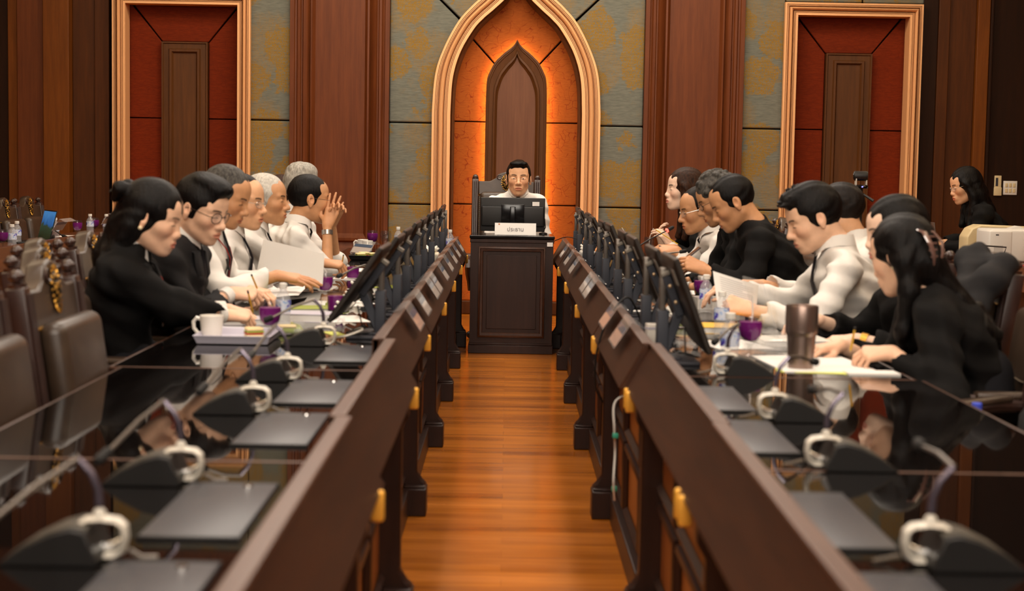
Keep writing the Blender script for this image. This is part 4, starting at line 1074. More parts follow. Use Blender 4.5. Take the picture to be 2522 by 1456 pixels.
        if tie:
            a = nb+fw*.082-up*.028; pts = []
            c1 = chest+fw*(.128 if not jacket else .122); c2 = waist+fw*.130
            rows = []
            for P_, wd in ((a, .013), (a-up*.022+fw*.006, .010), (a*.35+c1*.65+fw*.010, .024), (c1+fw*.012, .030), (c2+fw*.02, .038), (c2-up*.04+fw*.02, .004)):
                rows.append([tuple(P_-lf*wd-base), tuple(P_+fw*.006-base), tuple(P_+lf*wd-base), tuple(P_-fw*.006-base)])
            MB().grid(rows, close_u=True).build('tie', CL['tie'], t, smooth=.8)
    if jacket and top == 'shirt':
        for s_ in (1, -1):
            rows = []
            a = nb-up*.005+lf*s_*.066-fw*.02; bq = nb+fw*.080-up*.05+lf*s_*.058; c = chest+fw*.128+lf*s_*.052; d_ = waist+up*.04+fw*.142+lf*s_*.012
            for P_, wd in ((a, .012), (bq, .024), (c*.5+bq*.5, .036), (c, .030), (d_, .006)):
                rows.append([tuple(P_-lf*s_*wd*.9+fw*.012-base), tuple(P_+lf*s_*wd+fw*.004-base)])
            o = MB().grid(rows).build('lapel', CL[jacket], t, smooth=1.2)
            so = o.modifiers.new('solid', 'SOLIDIFY'); so.thickness = .006
    # ---- hair
    build_hair(t, base, H, Rh, hs, style, hair, nb, fw, fem)
    # ---- eyes
    if eyes:
        for y in (-1, 1):
            e = H+Rh@(vv(.0758,y*.0315,.0008)*hs)-base
            em = MB(); em.T = Matrix.Translation(e)@Matrix([list(r) for r in Rh]).to_4x4(); em.ball((0,0,0), 1, 12, (.0136*hs,.0140*hs,.0046*hs)); eo = em.build('eye', M['eye_white'], t)
            im = MB(); im.T = em.T; im.ball((.0090*hs,0,.0002), 1, 10, (.0056*hs,.0060*hs,.0044*hs)); im.build('iris', M['iris'], eo)
    if glasses:
        fm = M['metal_frame'] if glasses in ('dark', 'round') else M['silver_frame']
        T4 = Matrix.Translation(H-base)@Matrix([list(r) for r in Rh]).to_4x4()
        gm = MB(); gm.T = T4; lens = MB(); lens.T = T4
        rx, rz_ = (.0245,.0215) if glasses == 'round' else (.0265,.0165)
        for y in (-1, 1):
            ring = [(.100*hs-abs(math.cos(a))*.0-.006*(y*math.cos(a)+1), y*.033+rx*math.cos(a), .000+rz_*math.sin(a)) for a in np.linspace(0, 2*PI, 21)]
            gm.tube(ring, .0009 if glasses == 'silver' else .0015, 6, caps=False)
            b0 = len(lens.v); lens.add(ring[:-1], [tuple(range(20))])
            gm.tube([(.092*hs, y*.058, .006), (.086*hs, y*.073*hs, .007), (.02, y*.082*hs, .008), (-.012, y*.086*hs, .006), (-.026, y*.084*hs, -.016)], .0014, 6)
        gm.tube([(.100*hs,-.010,.005), (.103*hs,0,.009), (.100*hs,.010,.005)], .0014, 6)
        g0 = gm.build('glasses', fm, t); lens.build('lens', M['lens'], g0)
    info = dict(t=t, base=base, H=H, Rh=Rh, nb=nb, shc=shc, chest=chest, waist=waist, pel=pel, fw=fw, lf=lf, arms=arms, sh=sh)
    if extra: extra(info)
    return info

def build_hair(t, base, H, Rh, hs, style, hair, nb, fw, fem):
    s = SDF(); sc = lambda *a: vv(*a)
    full = style in ('bob', 'long', 'longclip', 'tied')
    th = {'crop': .006, 'bald': .003, 'short': .008, 'spiky': .012, 'quiff': .012, 'combed': .010, 'part': .010, 'fluffy': .016, 'curly': .014}.get(style, .012)
    s.ell((-.015,0,.032), (.097+th,.0765+th*.85,.089+th), k=.01)
    if style in ('quiff', 'spiky'): s.ell((.050,0,.100), (.048,.058,.032), k=.025); s.ell((.0,0,.108), (.07,.06,.028), k=.02)
    if style == 'part': s.ell((.052,0,.100), (.046,.062,.024), k=.02)
    if style == 'combed': s.ell((.040,.0,.098), (.058,.062,.032), k=.025); s.ell((.072,.022,.072), (.026,.044,.028), k=.015)
    if style in ('fluffy',): s.ell((-.01,0,.10), (.09,.075,.045), k=.03)
    if not full:
        # hairline: open the face, the ear region and the nape
        fz = {'bald': .10, 'crop': .072, 'part': .052}.get(style, .058)
        s.cap((.112,0,-.11), (.118,0,fz-.020), .062, .052, .010, sub=True, flat=(0,1,0), f=1.35)
        s.ell((.115,0,fz-.03), (.052,.070,.040), k=.010, sub=True)
        for y in (-1, 1):
            s.cap((.052,y*.085,-.03), (.058,y*.085,.012), .038, .026, .008, sub=True)
            s.ell((-.004,y*.098,-.014), (.024,.030,.034), k=.006, sub=True)
            s.ell((.015,y*.085,-.075), (.040,.035,.040), k=.008, sub=True)
        s.ell((-.02,0,-.118), (.12,.12,.052), k=.010, sub=True)
        if style == 'bald': s.ell((.040,0,.135), (.075,.050,.045), k=.02, sub=True)
        if style == 'curly':
            rnd = random.Random(5)
            for i in range(60):
                a = rnd.uniform(0, 2*PI); b = rnd.uniform(.15, 1.5); p = (-.015+.100*math.cos(a)*math.cos(b), .084*math.sin(a)*math.cos(b), .035+.100*math.sin(b))
                if p[0] > .06 and p[2] < .09: continue
                if p[2] < .03 and p[0] > 0: continue
                s.ell(p, (.015,.015,.013), k=.006)
        if style == 'spiky':
            rnd = random.Random(9)
            for i in range(46):
                a = rnd.uniform(0, 2*PI); r = rnd.uniform(0, .07); p = vv(r*math.cos(a)+.0, r*math.sin(a)*.85, .112+.01*math.cos(a)-r*r*4)
                s.cap(p, p+vv(.010+rnd.uniform(-.015,.02), rnd.uniform(-.014,.014), rnd.uniform(.016,.030)), .0095, .002, .006)
            for i in range(12):
                y = -.05+i*.0085; s.cap((.070,y,.088), (.100+rnd.uniform(-.008,.008), y+rnd.uniform(-.01,.01), .100+rnd.uniform(-.012,.012)), .011, .003, .008)
    else:
        # face opening, hair falling beside it
        if style == 'bob': s.ell((.108,0,-.030), (.060,.062,.072), k=.008, sub=True); s.cap((.085,.035,-.01), (.090,.045,.015), .020, .012, .006, sub=True); s.cap((.085,-.035,-.01), (.090,-.045,.015), .020, .012, .006, sub=True)
        else: s.ell((.108,0,-.005), (.058,.058,.084), k=.012, sub=True); s.ell((.098,0,.0), (.022,.048,.070), k=.01, sub=True)
        s.ell((.070,0,-.085), (.070,.050,.060), k=.012, sub=True)
        s.ell((-.03,0,-.105), (.10,.10,.045), k=.010, sub=True)
        if style == 'bob' or style == 'tied':
            for y in (-1, 1): s.ell((.012,y*.098,-.020), (.030,.032,.040), k=.006, sub=True)
    for i, p in enumerate(s.p):
        if p[0] == 'e': s.p[i] = ('e', p[1]*hs, p[2]*hs, p[3], p[4], p[5])
        elif p[0] == 'c': s.p[i] = ('c', p[1]*hs, p[2]*hs, p[3]*hs, p[4]*hs, p[5], p[6], p[7], p[8])
    s.xf(Rh, H)
    # long strands hang by gravity in the world
    P = lambda x, y, z: H+Rh@(vv(x, y, z)*hs)
    up = vv(0,0,1); back = -fw
    if style == 'long':      # straight, over the shoulders, both sides and back
        for y in (-1, 1):
            a = P(.012, y*.076, .02); b = P(-.010, y*.084, -.08); c = b-up*.11+back*.01; d = c-up*.10+fw*.03
            s.chain([a, b, c, d], [.030,.032,.034,.022], .02)
        s.chain([P(-.07,0,.01), P(-.085,0,-.08), nb+back*.075-up*.06, nb+back*.10-up*.20], [.055,.055,.055,.035], .03)
        s.chain([P(-.05,.045,.0), P(-.055,.055,-.09), nb+back*.05-up*.08+Rh[:,1]*.06], [.045,.045,.045], .03); s.chain([P(-.05,-.045,.0), P(-.055,-.055,-.09), nb+back*.05-up*.08-Rh[:,1]*.06], [.045,.045,.045], .03)
    if style == 'longfront':
        pass
    if style in ('bob', 'tied'):
        s.chain([P(-.06,0,.02), P(-.080,0,-.06), nb+back*.062-up*.02, nb+back*.085-up*.12], [.060,.056,.050,.036], .03)
        for y in (-1, 1): s.chain([P(-.030,y*.042,.035), P(-.045,y*.050,-.04), nb+back*.035-up*.03+Rh[:,1]*y*.052, nb+back*.03-up*.12+Rh[:,1]*y*.058], [.044,.042,.036,.018], .03)
    if style == 'bob':
        s.chain([P(-.08,.02,.055), P(-.125,.04,.060), P(-.135,.045,.030)], [.030,.026,.014], .012); s.chain([P(-.08,-.02,.055), P(-.125,-.05,.055), P(-.132,-.05,.020)], [.030,.026,.014], .012)
    if style == 'longclip':
        for y in (-1, 1): s.chain([P(-.03,y*.050,.05), P(-.040,y*.064,-.03), P(-.035,y*.076,-.11)-up*.02, P(-.01,y*.078,-.13)-up*.12, P(.0,y*.075,-.13)-up*.20], [.044,.038,.030,.022,.008], .03)
        s.chain([P(-.05,0,.03), P(-.072,0,-.05), nb+back*.085-up*.05, nb+back*.15-up*.13, nb+back*.17-up*.21], [.062,.056,.056,.058,.030], .03)
        for i in range(8):
            y = -.07+i*.02; s.chain([nb+back*.12-up*.06+Rh[:,1]*y, nb+back*(.17+.02*math.sin(i))-up*.14+Rh[:,1]*y*1.2, nb+back*(.16+.03*math.cos(i*2))-up*(.20+.02*(i%3))+Rh[:,1]*y*1.3], [.028,.024,.008], .012)
    v, q = s.mesh(.0042, strands(.0011 if style not in ('bald','crop') else .0004, Rh, H))
    return join_mesh('hair', [(v, q, 0)], HR[hair], t, base)
# ------------------------------------------------------------------ the people, each placed at the desk where the photograph shows them
U = vv(0,0,1); DN = -U
def W(px, py, Y): p = at_y(px, py, Y); return vv(p.x, p.y, p.z)
def pencil(tip, end, label, matl=None, r=.0037):
    tip = Vector(tip); end = Vector(end); d = (end-tip)
    t = thing('pencil', label, 'pencil', tip, 0)
    MB().tube([d*.10, d*.90], r, 6).build('shaft', matl or M['pencil_yellow'], t)
    MB().tube([(0,0,0), d*.10], [.0006, r], 6).build('point', M['pencil_wood'], t)
    MB().tube([d*.90, d], r*1.05, 6).build('end', M['black_plastic'] if matl is None else matl, t)
    return t
M['pencil_yellow'] = mat('ochre_pencil_paint', srgb(206,160,50), 0.4); M['pencil_wood'] = mat('pencil_wood', srgb(214,176,120), 0.6)
def lanyard(i, mk, side=None, sag=.34):
    base = i['base']; nb, fw, lf, ch, wa = i['nb'], i['fw'], i['lf'], i['chest'], i['waist']
    e = wa+fw*.16+U*.03
    for s in (1, -1):
        pts = [nb-fw*.045+U*.028+lf*s*.02, nb+lf*s*.062+U*.012, nb+fw*.055+lf*s*.062-U*.045, ch*.6+nb*.4+fw*.120+lf*s*.048-U*.02, ch+fw*.142+lf*s*.030, e]
        MB().tube([p-base for p in pts], .005, 6, sy=.35).build('lanyard', CL[mk], i['t'])
    MB().tube([e-base, e-U*.02-base], .004, 6).build('lanyard_clip', M['chrome'], i['t'])
def earring(i, y=-1):
    MB().ball(tuple(i['H']+i['Rh']@vv(-.006,y*.088,-.040)-i['base']), .0075, 6).build('earring', M['pearl'], i['t'])
PIh = math.pi
# ---- left row, facing the aisle
def ex1(i):
    lanyard(i, 'red'); earring(i)
    p = i['H']+i['Rh']@vv(-.12,-.035,.055)-i['base']
    for k in range(3): MB().tube([p+vv(0,0,.0), p+i['Rh']@vv(-.02,-.02+.02*k,.008), p+i['Rh']@vv(-.034,-.03+.03*k,-.02)], [.012,.012,.004], 8, sy=.5).build('hair_bow', M['black_plastic'], i['t'])
person('woman in black suit with pearl earring and hair bow, writing, nearest on the left', (-1.38, 5.62), W(376,534,5.52), yaw=0, hyaw=-.05, pitch=.34, skin='fair', hair='black', style='bob', fem=True, jacket='black', top='shirt', tie=False,
       hands=((vv(-1.06,6.02,.745), vv(1,-.35,-.1), U, 'curl'), (vv(-1.02,5.74,.75), vv(1,.28,-.06), vv(-.1,-.45,1), 'write')), hs=1.01, extra=ex1, brow=.8)
pencil(W(624,776,5.86), W(610,716,5.80), 'ochre pencil upright in the hand of the woman in the black suit')
person('man in grey suit, black tie and round glasses bending over his notes', (-1.39, 6.28), W(497,515,6.18), yaw=-.1, hyaw=-.42, pitch=.36, skin='fair', hair='black', style='quiff', jacket='grey', top='shirt', glasses='round',
       hands=((vv(-1.08,6.62,.775), vv(1,-.5,-.1), U, 'curl'), (vv(-1.10,6.32,.785), vv(1,.12,-.05), vv(0,-.55,.9), 'write')), hs=1.04)
pencil(W(634,712,6.4), W(619,676,6.36), 'ochre pencil in the hand of the man in the grey suit')
def ex3(i):
    lanyard(i, 'red')
    p = i['chest']+i['fw']*.135-i['lf']*.075-i['base']; MB().tube([p, p+vv(.01,0,-.05)], .005, 6).build('pen', M['black_plastic'], i['t'])
person('tanned man in white shirt with red lanyard reaching over the papers', (-1.39, 6.95), W(556,483,6.86), yaw=0, hyaw=-.18, pitch=.42, skin='tan', hair='salt', style='short', glasses=None, extra=ex3, tie=True,
       hands=((vv(-1.02,7.15,.80), vv(1,-.1,.1), U, 'hold'), (vv(-.975,6.72,.83), vv(1,.06,-.12), vv(0,-.25,1), 'flat')), hs=1.04)
person('balding man in white shirt and silver glasses looking straight ahead', (-1.39, 7.62), W(596,497,7.52), yaw=0, hyaw=-.22, pitch=.12, skin='mid', hair='black', style='crop', glasses='silver', hs=1.07)
person('white haired man in white shirt looking along the row', (-1.39, 8.32), W(655,492,8.25), yaw=0, hyaw=-.05, pitch=.08, skin='tan', hair='white', style='short', hs=1.08, belly=1.12,
       hands=(None, (W(797,648,8.42), vv(1,.05,-.1), vv(0,-.4,1), 'write')))
pencil(W(843,646,8.45), W(846,628,8.42), 'yellow pencil held by the white haired man')
def ex7(i):
    base = i['base']; nb, fw, lf = i['nb'], i['fw'], i['lf']
    MB().tube([nb-fw*.05+U*.02-base, nb-lf*.066+U*.002-base, nb-lf*.085-U*.03+fw*.01-base, nb-lf*.09-U*.10+fw*.09-base], .0055, 6, sy=.4).build('lanyard', CL['navy'], i['t'])
    wr = i['arms'][-1][1]; el = i['arms'][-1][0]; d = unit(wr-el)
    MB().tube([wr-d*.05-base, wr-d*.025-base], .031, 14).build('watch', M['silver_frame'], i['t'])
_w = W(806,556,8.86)
person('man in short sleeved white shirt with clasped hands before his mouth', (-1.42, 9.0), W(763,491,8.92), yaw=.12, hyaw=.30, pitch=.10, skin='tan', hair='black', style='short', glasses='dark', sleeve=0, extra=ex7,
       hands=((_w+vv(.015,.085,.01), vv(.42,-.42,1), vv(-.3,1,.4), 'clasp', vv(.5,.3,-1)), (_w, vv(.32,.28,1), vv(.2,-1,.3), 'straight', vv(-.1,-.3,-1))), hs=1.10)
person('grey haired man turned away beyond the man with clasped hands', (-1.42, 9.72), W(744,466,9.6), yaw=.5, hyaw=1.15, pitch=.05, skin='fair', hair='grey', style='fluffy', hs=1.12, voxel=.004)
person('person with dark brown hair and black jacket at the far end of the left row', (-1.50, 10.42), W(699,482,10.3), yaw=0, hyaw=.1, pitch=.05, skin='fair', hair='brown', style='bob', fem=True, jacket='black', hs=1.05, voxel=.004, tie=False)
# ---- right row, facing the aisle
def exr1(i):
    earring(i, 1)
    H, Rh, base = i['H'], i['Rh'], i['base']
    for s in (-1, 1):
        pts = [H+Rh@vv(-.098,s*.012+.03,.055), H+Rh@vv(-.128,s*.030+.03,.035), H+Rh@vv(-.142,s*.040+.03,-.005), H+Rh@vv(-.136,s*.028+.03,-.045), H+Rh@vv(-.118,s*.010+.03,-.070)]
        c = MB().tube([p-base for p in pts], [.008,.010,.010,.009,.005], 8, sy=.5).build('hair_claw', M['claw'], i['t'])
    for k in range(4):
        p = H+Rh@vv(-.128,.03,.02-.022*k); MB().tube([p-Rh[:,1]*.028-base, p+Rh[:,1]*.028-base], .004, 6).build('claw_tooth', M['claw'], i['t'])
M['claw'] = mat('brown_translucent_claw', srgb(120,92,84), 0.15, coat=1)
person('woman in black blazer with claw clip in long hair, writing, nearest on the right', (1.54, 5.12), W(2222,628,5.10), yaw=PIh-.10, hyaw=PIh-.75, pitch=.36, skin='fair', hair='black', style='longclip', fem=True, jacket='black', top='top', tie=False, extra=exr1,
       hands=((vv(1.215,4.93,.745), vv(-1,.05,-.05), vv(.1,-.5,1), 'write'), (vv(1.12,5.25,.73), vv(-1,-.3,-.1), U, 'curl')), hs=1.0)
pencil(W(2094,868,4.95), W(2106,806,4.93), 'yellow pencil in the hand of the woman with the claw clip')
def exr2(i):
    earring(i, 1); wr = i['arms'][1][1]; el = i['arms'][1][0]; d = unit(wr-el); b = i['base']
    MB().tube([wr-d*.035-b, wr-d*.012-b], .031, 14).build('bracelet', M['gold'], i['t'])
person('woman in black with gold watch looking down behind the claw clip woman', (1.52, 5.82), W(2204,570,5.76), yaw=PIh, hyaw=PIh+.02, pitch=.22, skin='pale', hair='black', style='tied', fem=True, jacket='black', top='top', tie=False, extra=exr2,
       hands=((W(2112,838,5.55), vv(-1,.0,-.08), vv(0,-.3,1), 'type'), (vv(1.16,5.85,.76), vv(-1,-.1,-.1), U, 'type')), hs=1.02)
person('young man in white shirt with spiky black hair reading a document', (1.46, 6.42), W(2003,537,6.32), yaw=PIh-.05, hyaw=PIh+.04, pitch=.44, skin='fair', hair='black', style='spiky', width=1.08,
       hands=((W(1852,764,6.12), vv(-1,.05,.25), vv(.2,-.8,.6), 'fist'), (vv(.98,6.7,.80), vv(-1,-.1,.1), U, 'hold')), hs=1.06)
person('man in white shirt turned away behind the spiky haired man', (1.55, 7.08), W(2067,521,6.98), yaw=PIh, hyaw=PIh-.55, pitch=.15, skin='mid', hair='dark', style='short', hs=1.0,
       hands=((W(1935,724,6.92), vv(-1,0,.12), vv(0,-.3,1), 'hold'), (W(1880,702,7.1), vv(-1,-.1,.12), U, 'hold')))
person('man in black jacket bending over a phone', (1.46, 7.82), W(1804,499,7.7), yaw=PIh, hyaw=PIh-.02, pitch=.56, skin='tan', hair='black', style='short', jacket='darkknit', top='top', tie=False, width=1.08, belly=1.1,
       hands=((W(1737,664,7.55), vv(-1,.05,.35), vv(.3,-.8,.5), 'hold'), (W(1741,668,7.72), vv(-1,-.1,.3), vv(0,.6,.8), 'hold')), hs=1.05)
person('man with curly grey hair and glasses hidden behind the black jacket', (1.46, 8.5), W(1768,490,8.38), yaw=PIh, hyaw=PIh, pitch=.48, skin='tan', hair='salt', style='curly', jacket='black', top='shirt', glasses='dark', hs=1.08, voxel=.004)
person('balding man in white shirt, black tie and silver glasses', (1.46, 9.18), W(1721,517,9.05), yaw=PIh+.05, hyaw=PIh+.14, pitch=.26, skin='tan', hair='dark', style='crop', glasses='silver', hs=1.08,
       hands=((W(1668,618,8.95), vv(-1,.1,.05), vv(0,-.5,.8), 'hold'), (W(1662,612,9.15), vv(-1,-.1,.1), U, 'curl')))
def exr8(i):
    H, Rh, base, nb = i['H'], i['Rh'], i['base'], i['nb']
    s = SDF()
    s.chain([H+Rh@vv(.02,.078,.03), H+Rh@vv(.010,.092,-.06), H+Rh@vv(.012,.095,-.13)-U*.03, H+Rh@vv(.01,.10,-.13)-U*.12], [.026,.028,.026,.008], .02)
    v, q = s.mesh(.0045, strands(.001, Rh, H)); join_mesh('hair_lock', [(v, q, 0)], HR['brown'], i['t'], base)
person('young woman with long brown hair and black blazer at the microphone', (1.46, 9.98), W(1685,467,9.85), yaw=PIh+.1, hyaw=PIh+.12, pitch=.02, skin='pale', hair='brown', style='long', fem=True, jacket='black', top='shirt', tie=False,
       hands=((W(1650,606,9.75), vv(-.6,0,1), vv(.6,-.6,.3), 'hold'), (W(1632,607,9.95), vv(-.3,-.1,1), vv(-.7,.3,.4), 'curl')), hs=1.07, extra=exr8)
pencil(W(1610,563,9.7), W(1672,603,9.72), 'yellow striped pencil held by the brown haired woman', M['yellow'], .0032)
# ---- operator at the right outer desk
def exo(i):
    lanyard(i, 'red')
person('woman in black with long black hair and thin glasses at the laptop by the wall', (3.66, 11.5), W(2377,457,11.4), yaw=PIh, hyaw=PIh+.05, pitch=.30, skin='mid', hair='black', style='long', fem=True, jacket='black', top='top', tie=False, glasses='silver', hs=1.04,
       hands=((W(2318,604,11.45), vv(-1,.0,-.05), U, 'type'), (vv(3.2,11.75,.80), vv(-1,-.1,-.1), U, 'type')), extra=exo)
# ---- the chairman
def exc(i): pass
person('older man in white shirt and black tie facing the camera behind the podium', (.10, 12.14), W(1277,440,11.95), yaw=-PI/2, pitch=.02, skin='mid', hair='black', style='part', eyes=True, neck=.018,
       hs=1.10, voxel=.0028, sleeve=0, hands=((vv(.22,11.80,.70), vv(-.2,-1,-.1), U, 'curl', vv(.15,.3,-1)), (vv(-.02,11.80,.70), vv(.2,-1,-.1), U, 'curl', vv(-.15,.3,-1))), lash=.6, width=.9)
# ------------------------------------------------------------------ things on the desks
def T(px, py, z=TZ): p = at_z(px, py, z); return (p.x, p.y, z)
def label_mat():
    m, nt, b = newmat('bottle_label'); v = objvec(nt)
    f = nz(nt, v, 26, 2, 0.5); g = nz(nt, v, 70, 2)
    c = ramp(nt, f, [(0.52, srgb(214,220,236)), (0.58, srgb(84,70,180))]); c = mixc(nt, ramp(nt, g, [(0.55, (0,0,0)), (0.62, (1,1,1))]), c, srgb(150,180,226))
    nt.links.new(c, b.inputs['Base Color']); b.inputs['Roughness'].default_value = 0.3; return m
M['label'] = label_mat(); M['water'] = mat('water', (0.96,0.98,1,1), 0.02, trans=1.0, ior=1.2)
def bottle(loc, label, h=.165, cap=None, s=1.0, group='small water bottles with white caps'):
    t = thing('water_bottle', label, 'bottle', loc, 0, group); r = .029*s
    pr = [(.6*r,0),(r,.004),(r,.02)]
    for k in range(5): z = .02+k*h*.07; pr += [(r, z), (r*.93, z+h*.035), (r, z+h*.07)]
    z0 = .02+5*h*.07; pr += [(r, z0), (r, h*.62), (r*.86, h*.72), (r*.5, h*.82), (.0125*s, h*.87), (.0125*s, h*.90)]
    MB().lathe(pr, 18, cap0=True).build('bottle_body', M['pet'], t, smooth=1.0)
    MB().lathe([(r*1.012, h*.36), (r*1.012, h*.62)], 18).build('label', M['label'], t)
    MB().lathe([(.0145*s, h*.88), (.0150*s, h*.885), (.0150*s, h*.985), (.013*s, h)], 18, cap0=True, cap1=True).build('cap', cap or M['white_plastic'], t, smooth=.5)
    return t
def goblet(loc, label, s=1.0, fill=True, straw=None, group='goblets of purple juice'):
    t = thing('goblet', label, 'glass', loc, 0, group)
    out = [(.030,0),(.030,.003),(.008,.008),(.006,.020),(.008,.034),(.022,.044),(.034,.062),(.0385,.088),(.037,.112),(.034,.126)]
    inn = [(.0325,.126),(.0355,.112),(.037,.088),(.0325,.063),(.020,.048),(.0,.044)]
    out = [(a*s, b*s) for a, b in out]; inn = [(a*s, b*s) for a, b in inn]
    MB().lathe(out+inn, 24, cap0=True).build('bowl', M['glass'], t, smooth=1.0)
    if fill:
        liq = [(0,.0455),(.019,.0495),(.0315,.0642),(.0362,.088),(.0352,.106),(0,.1062)]
        MB().lathe([(a*s, b*s) for a, b in liq], 24).build('juice', M['purple'], t, smooth=.8)
    else:
        mi = MB()
        for k in range(9): mi.rbox(-.012,.012,-.010,.010,-.009,.009,.003,1) if k < 0 else None
        for k in range(10):
            a = k*2.4; mi.T = Matrix.Translation((.018*math.cos(a)*s, .018*math.sin(a)*s, (.066+.005*k)*s))@Matrix.Rotation(a, 4, (1,.5,.2)); mi.box(-.009,.009,-.009,.009,-.009,.009)
        mi.build('ice', M['glass'], t)
    if straw: MB().tube([(0,.0,.06*s), (.006,.0,.13*s), (straw, 0, .185*s)], .0028, 6).build('straw', M['white_plastic'], t)
    return t
def mug(loc, label, rz=0, s=1.0, group='white mugs', handle=True):
    t = thing('mug', label, 'mug', loc, rz, group)
    MB().lathe([(r*s, z*s) for r, z in [(.030,0),(.033,.003),(.037,.040),(.041,.082),(.0395,.083),(.035,.040),(.031,.008),(0,.006)]], 26, cap0=True).build('cup_body', M['white'], t, smooth=.9)
    if handle: MB().tube([(.036*s,0,.066*s),(.056*s,0,.072*s),(.068*s,0,.058*s),(.066*s,0,.036*s),(.052*s,0,.020*s),(.034*s,0,.016*s)], .0052*s, 8, sy=1.3).build('handle', M['white'], t)
    return t
def sheet(corners, label, matl=None, name='paper', bend=0.0, cat='paper', lines=0, group=None, th=.0012):
    """paper sheet through 4 world corners (bl, br, tr, tl), slightly curved"""
    c = [Vector(p) for p in corners]; b = c[0].copy(); n = (c[1]-c[0]).cross(c[3]-c[0]).normalized()
    t = thing(name, label, cat, b, 0, group); m = MB(); rows = []; N = 8
    def Pt(u, v): return (c[0]*(1-u)+c[1]*u)*(1-v)+(c[3]*(1-u)+c[2]*u)*v + n*bend*(4*u*(1-u)+.3*v)-b
    for off in (0, th):
        rows.append([[tuple(Pt(i/N, j/N)+n*off) for i in range(N+1)] for j in range(N+1)])
    for r in rows: m.grid(r)
    m.build('page', matl or M['paper'], t, smooth=1.2)
    if lines:
        lm = MB()
        for k in range(lines):
            v = .9-.8*k/lines; u1 = .88 if k % 4 else .6
            q = [[tuple(Pt(u, w_)+n*sg*(th+.0006)) for u in np.linspace(.12, u1, 7)] for w_ in (v, v-.012) for sg in (1,)]
            lm.grid(q); q = [[tuple(Pt(u, w_)-n*.0006) for u in np.linspace(.12, u1, 7)] for w_ in (v, v-.012)]; lm.grid(q)
        lm.build('printed_lines', M['ink'], t)
    return t
M['ink'] = mat('pale_ink', srgb(150,150,155), 0.7)
def flat_sheet(cx, cy_, w_, d, rz, label, z=TZ, matl=None, th=.002, name='paper', cat='paper', group=None):
    t = thing(name, label, cat, (cx, cy_, z), rz, group)
    MB().box(-w_/2, w_/2, -d/2, d/2, 0, th).build('page', matl or M['paper'], t, smooth=0); return t
def book(cx, cy_, w_, d, h, rz, label, z=TZ, cover=None, group=None):
    t = thing('booklet', label, 'booklet', (cx, cy_, z), rz, group)
    MB().box(-w_/2+.003, w_/2-.003, -d/2+.003, d/2-.003, .001, h-.001).build('pages', M['paper'], t, smooth=0)
    c = cover or M['tray']
    m = MB().box(-w_/2, w_/2, -d/2, d/2, 0, .0015).box(-w_/2, w_/2, -d/2, d/2, h-.0015, h).box(-w_/2, -w_/2+.0015, -d/2, d/2, 0, h); m.build('cover', c, t, smooth=0); return t
M['lime'] = mat('lime_yellow_card', srgb(226,232,120), 0.7); M['green_cover'] = mat('olive_green_cover', srgb(150,160,60), 0.6); M['pinkish'] = mat('pinkish_print', srgb(226,190,170), 0.7)
def sandwich(loc, label, group='sandwiches on the plates'):
    t = thing('sandwich', label, 'food', loc, 0.4, group)
    MB().rbox(-.03,.03,-.025,.025,0,.012,.005).build('bread', M['food_cream'], t, smooth=1)
    MB().rbox(-.031,.029,-.026,.024,.013,.018,.002).build('ham', M['food_red'], t, smooth=1)
    MB().rbox(-.030,.032,-.027,.026,.0185,.023,.002).build('lettuce', M['food_green'], t, smooth=1)
    MB().rbox(-.03,.03,-.025,.025,.0235,.036,.006).build('bread', M['food_cream'], t, smooth=1); return t
def tray_(x, y, w_, d, label, rz=0, matl=None, z=TZ):
    t = thing('tray', label, 'tray', (x, y, z), rz)
    rows = []
    for (q, z) in ((.020,0),(.012,.004),(.003,.026),(0,.030),(.001,.032),(.008,.029),(.018,.007)):
        rows.append([(-w_/2+q,-d/2+q,z),(w_/2-q,-d/2+q,z),(w_/2-q,d/2-q,z),(-w_/2+q,d/2-q,z)])
    m = MB().grid(rows, close_u=True); b = len(m.v); m.f.append((b-4,b-3,b-2,b-1)); m.mi.append(0); m.f.append((0,3,2,1)); m.mi.append(0)
    m.build('dish', matl or M['tray'], t); return t
def tissue_box(loc, label, matl, s=1.0, rz=0):
    t = thing('tissue_box', label, 'tissue box', loc, rz)
    MB().rbox(-.055*s,.055*s,-.11*s,.11*s,0,.085*s,.015).build('box', matl, t, smooth=1.0)
    s_ = SDF(); rnd = random.Random(3)
    for k in range(9):
        a = k*.7; s_.cap((0,0,.082*s), (.05*math.cos(a)*s, .05*math.sin(a)*s, (.10+.035*rnd.random())*s), .016*s, .008*s, .012)
    v, q = s_.mesh(.006); join_mesh('tissue', [(v, q, 0)], M['tissue'], t, vv(0,0,0)); return t
def floral():
    m, nt, b = newmat('floral_cloth'); v = objvec(nt); f = nz(nt, v, 34, 2); g = nz(nt, v, 26, 2)
    c = ramp(nt, f, [(0.56, srgb(230,222,202)), (0.62, srgb(200,110,60))]); c = mixc(nt, ramp(nt, g, [(0.58, (0,0,0)), (0.63, (1,1,1))]), c, srgb(130,150,70))
    nt.links.new(c, b.inputs['Base Color']); b.inputs['Roughness'].default_value = 0.8; return m
M['floral'] = floral(); M['grey_holder'] = mat('grey_white_holder', srgb(196,192,186), 0.5)

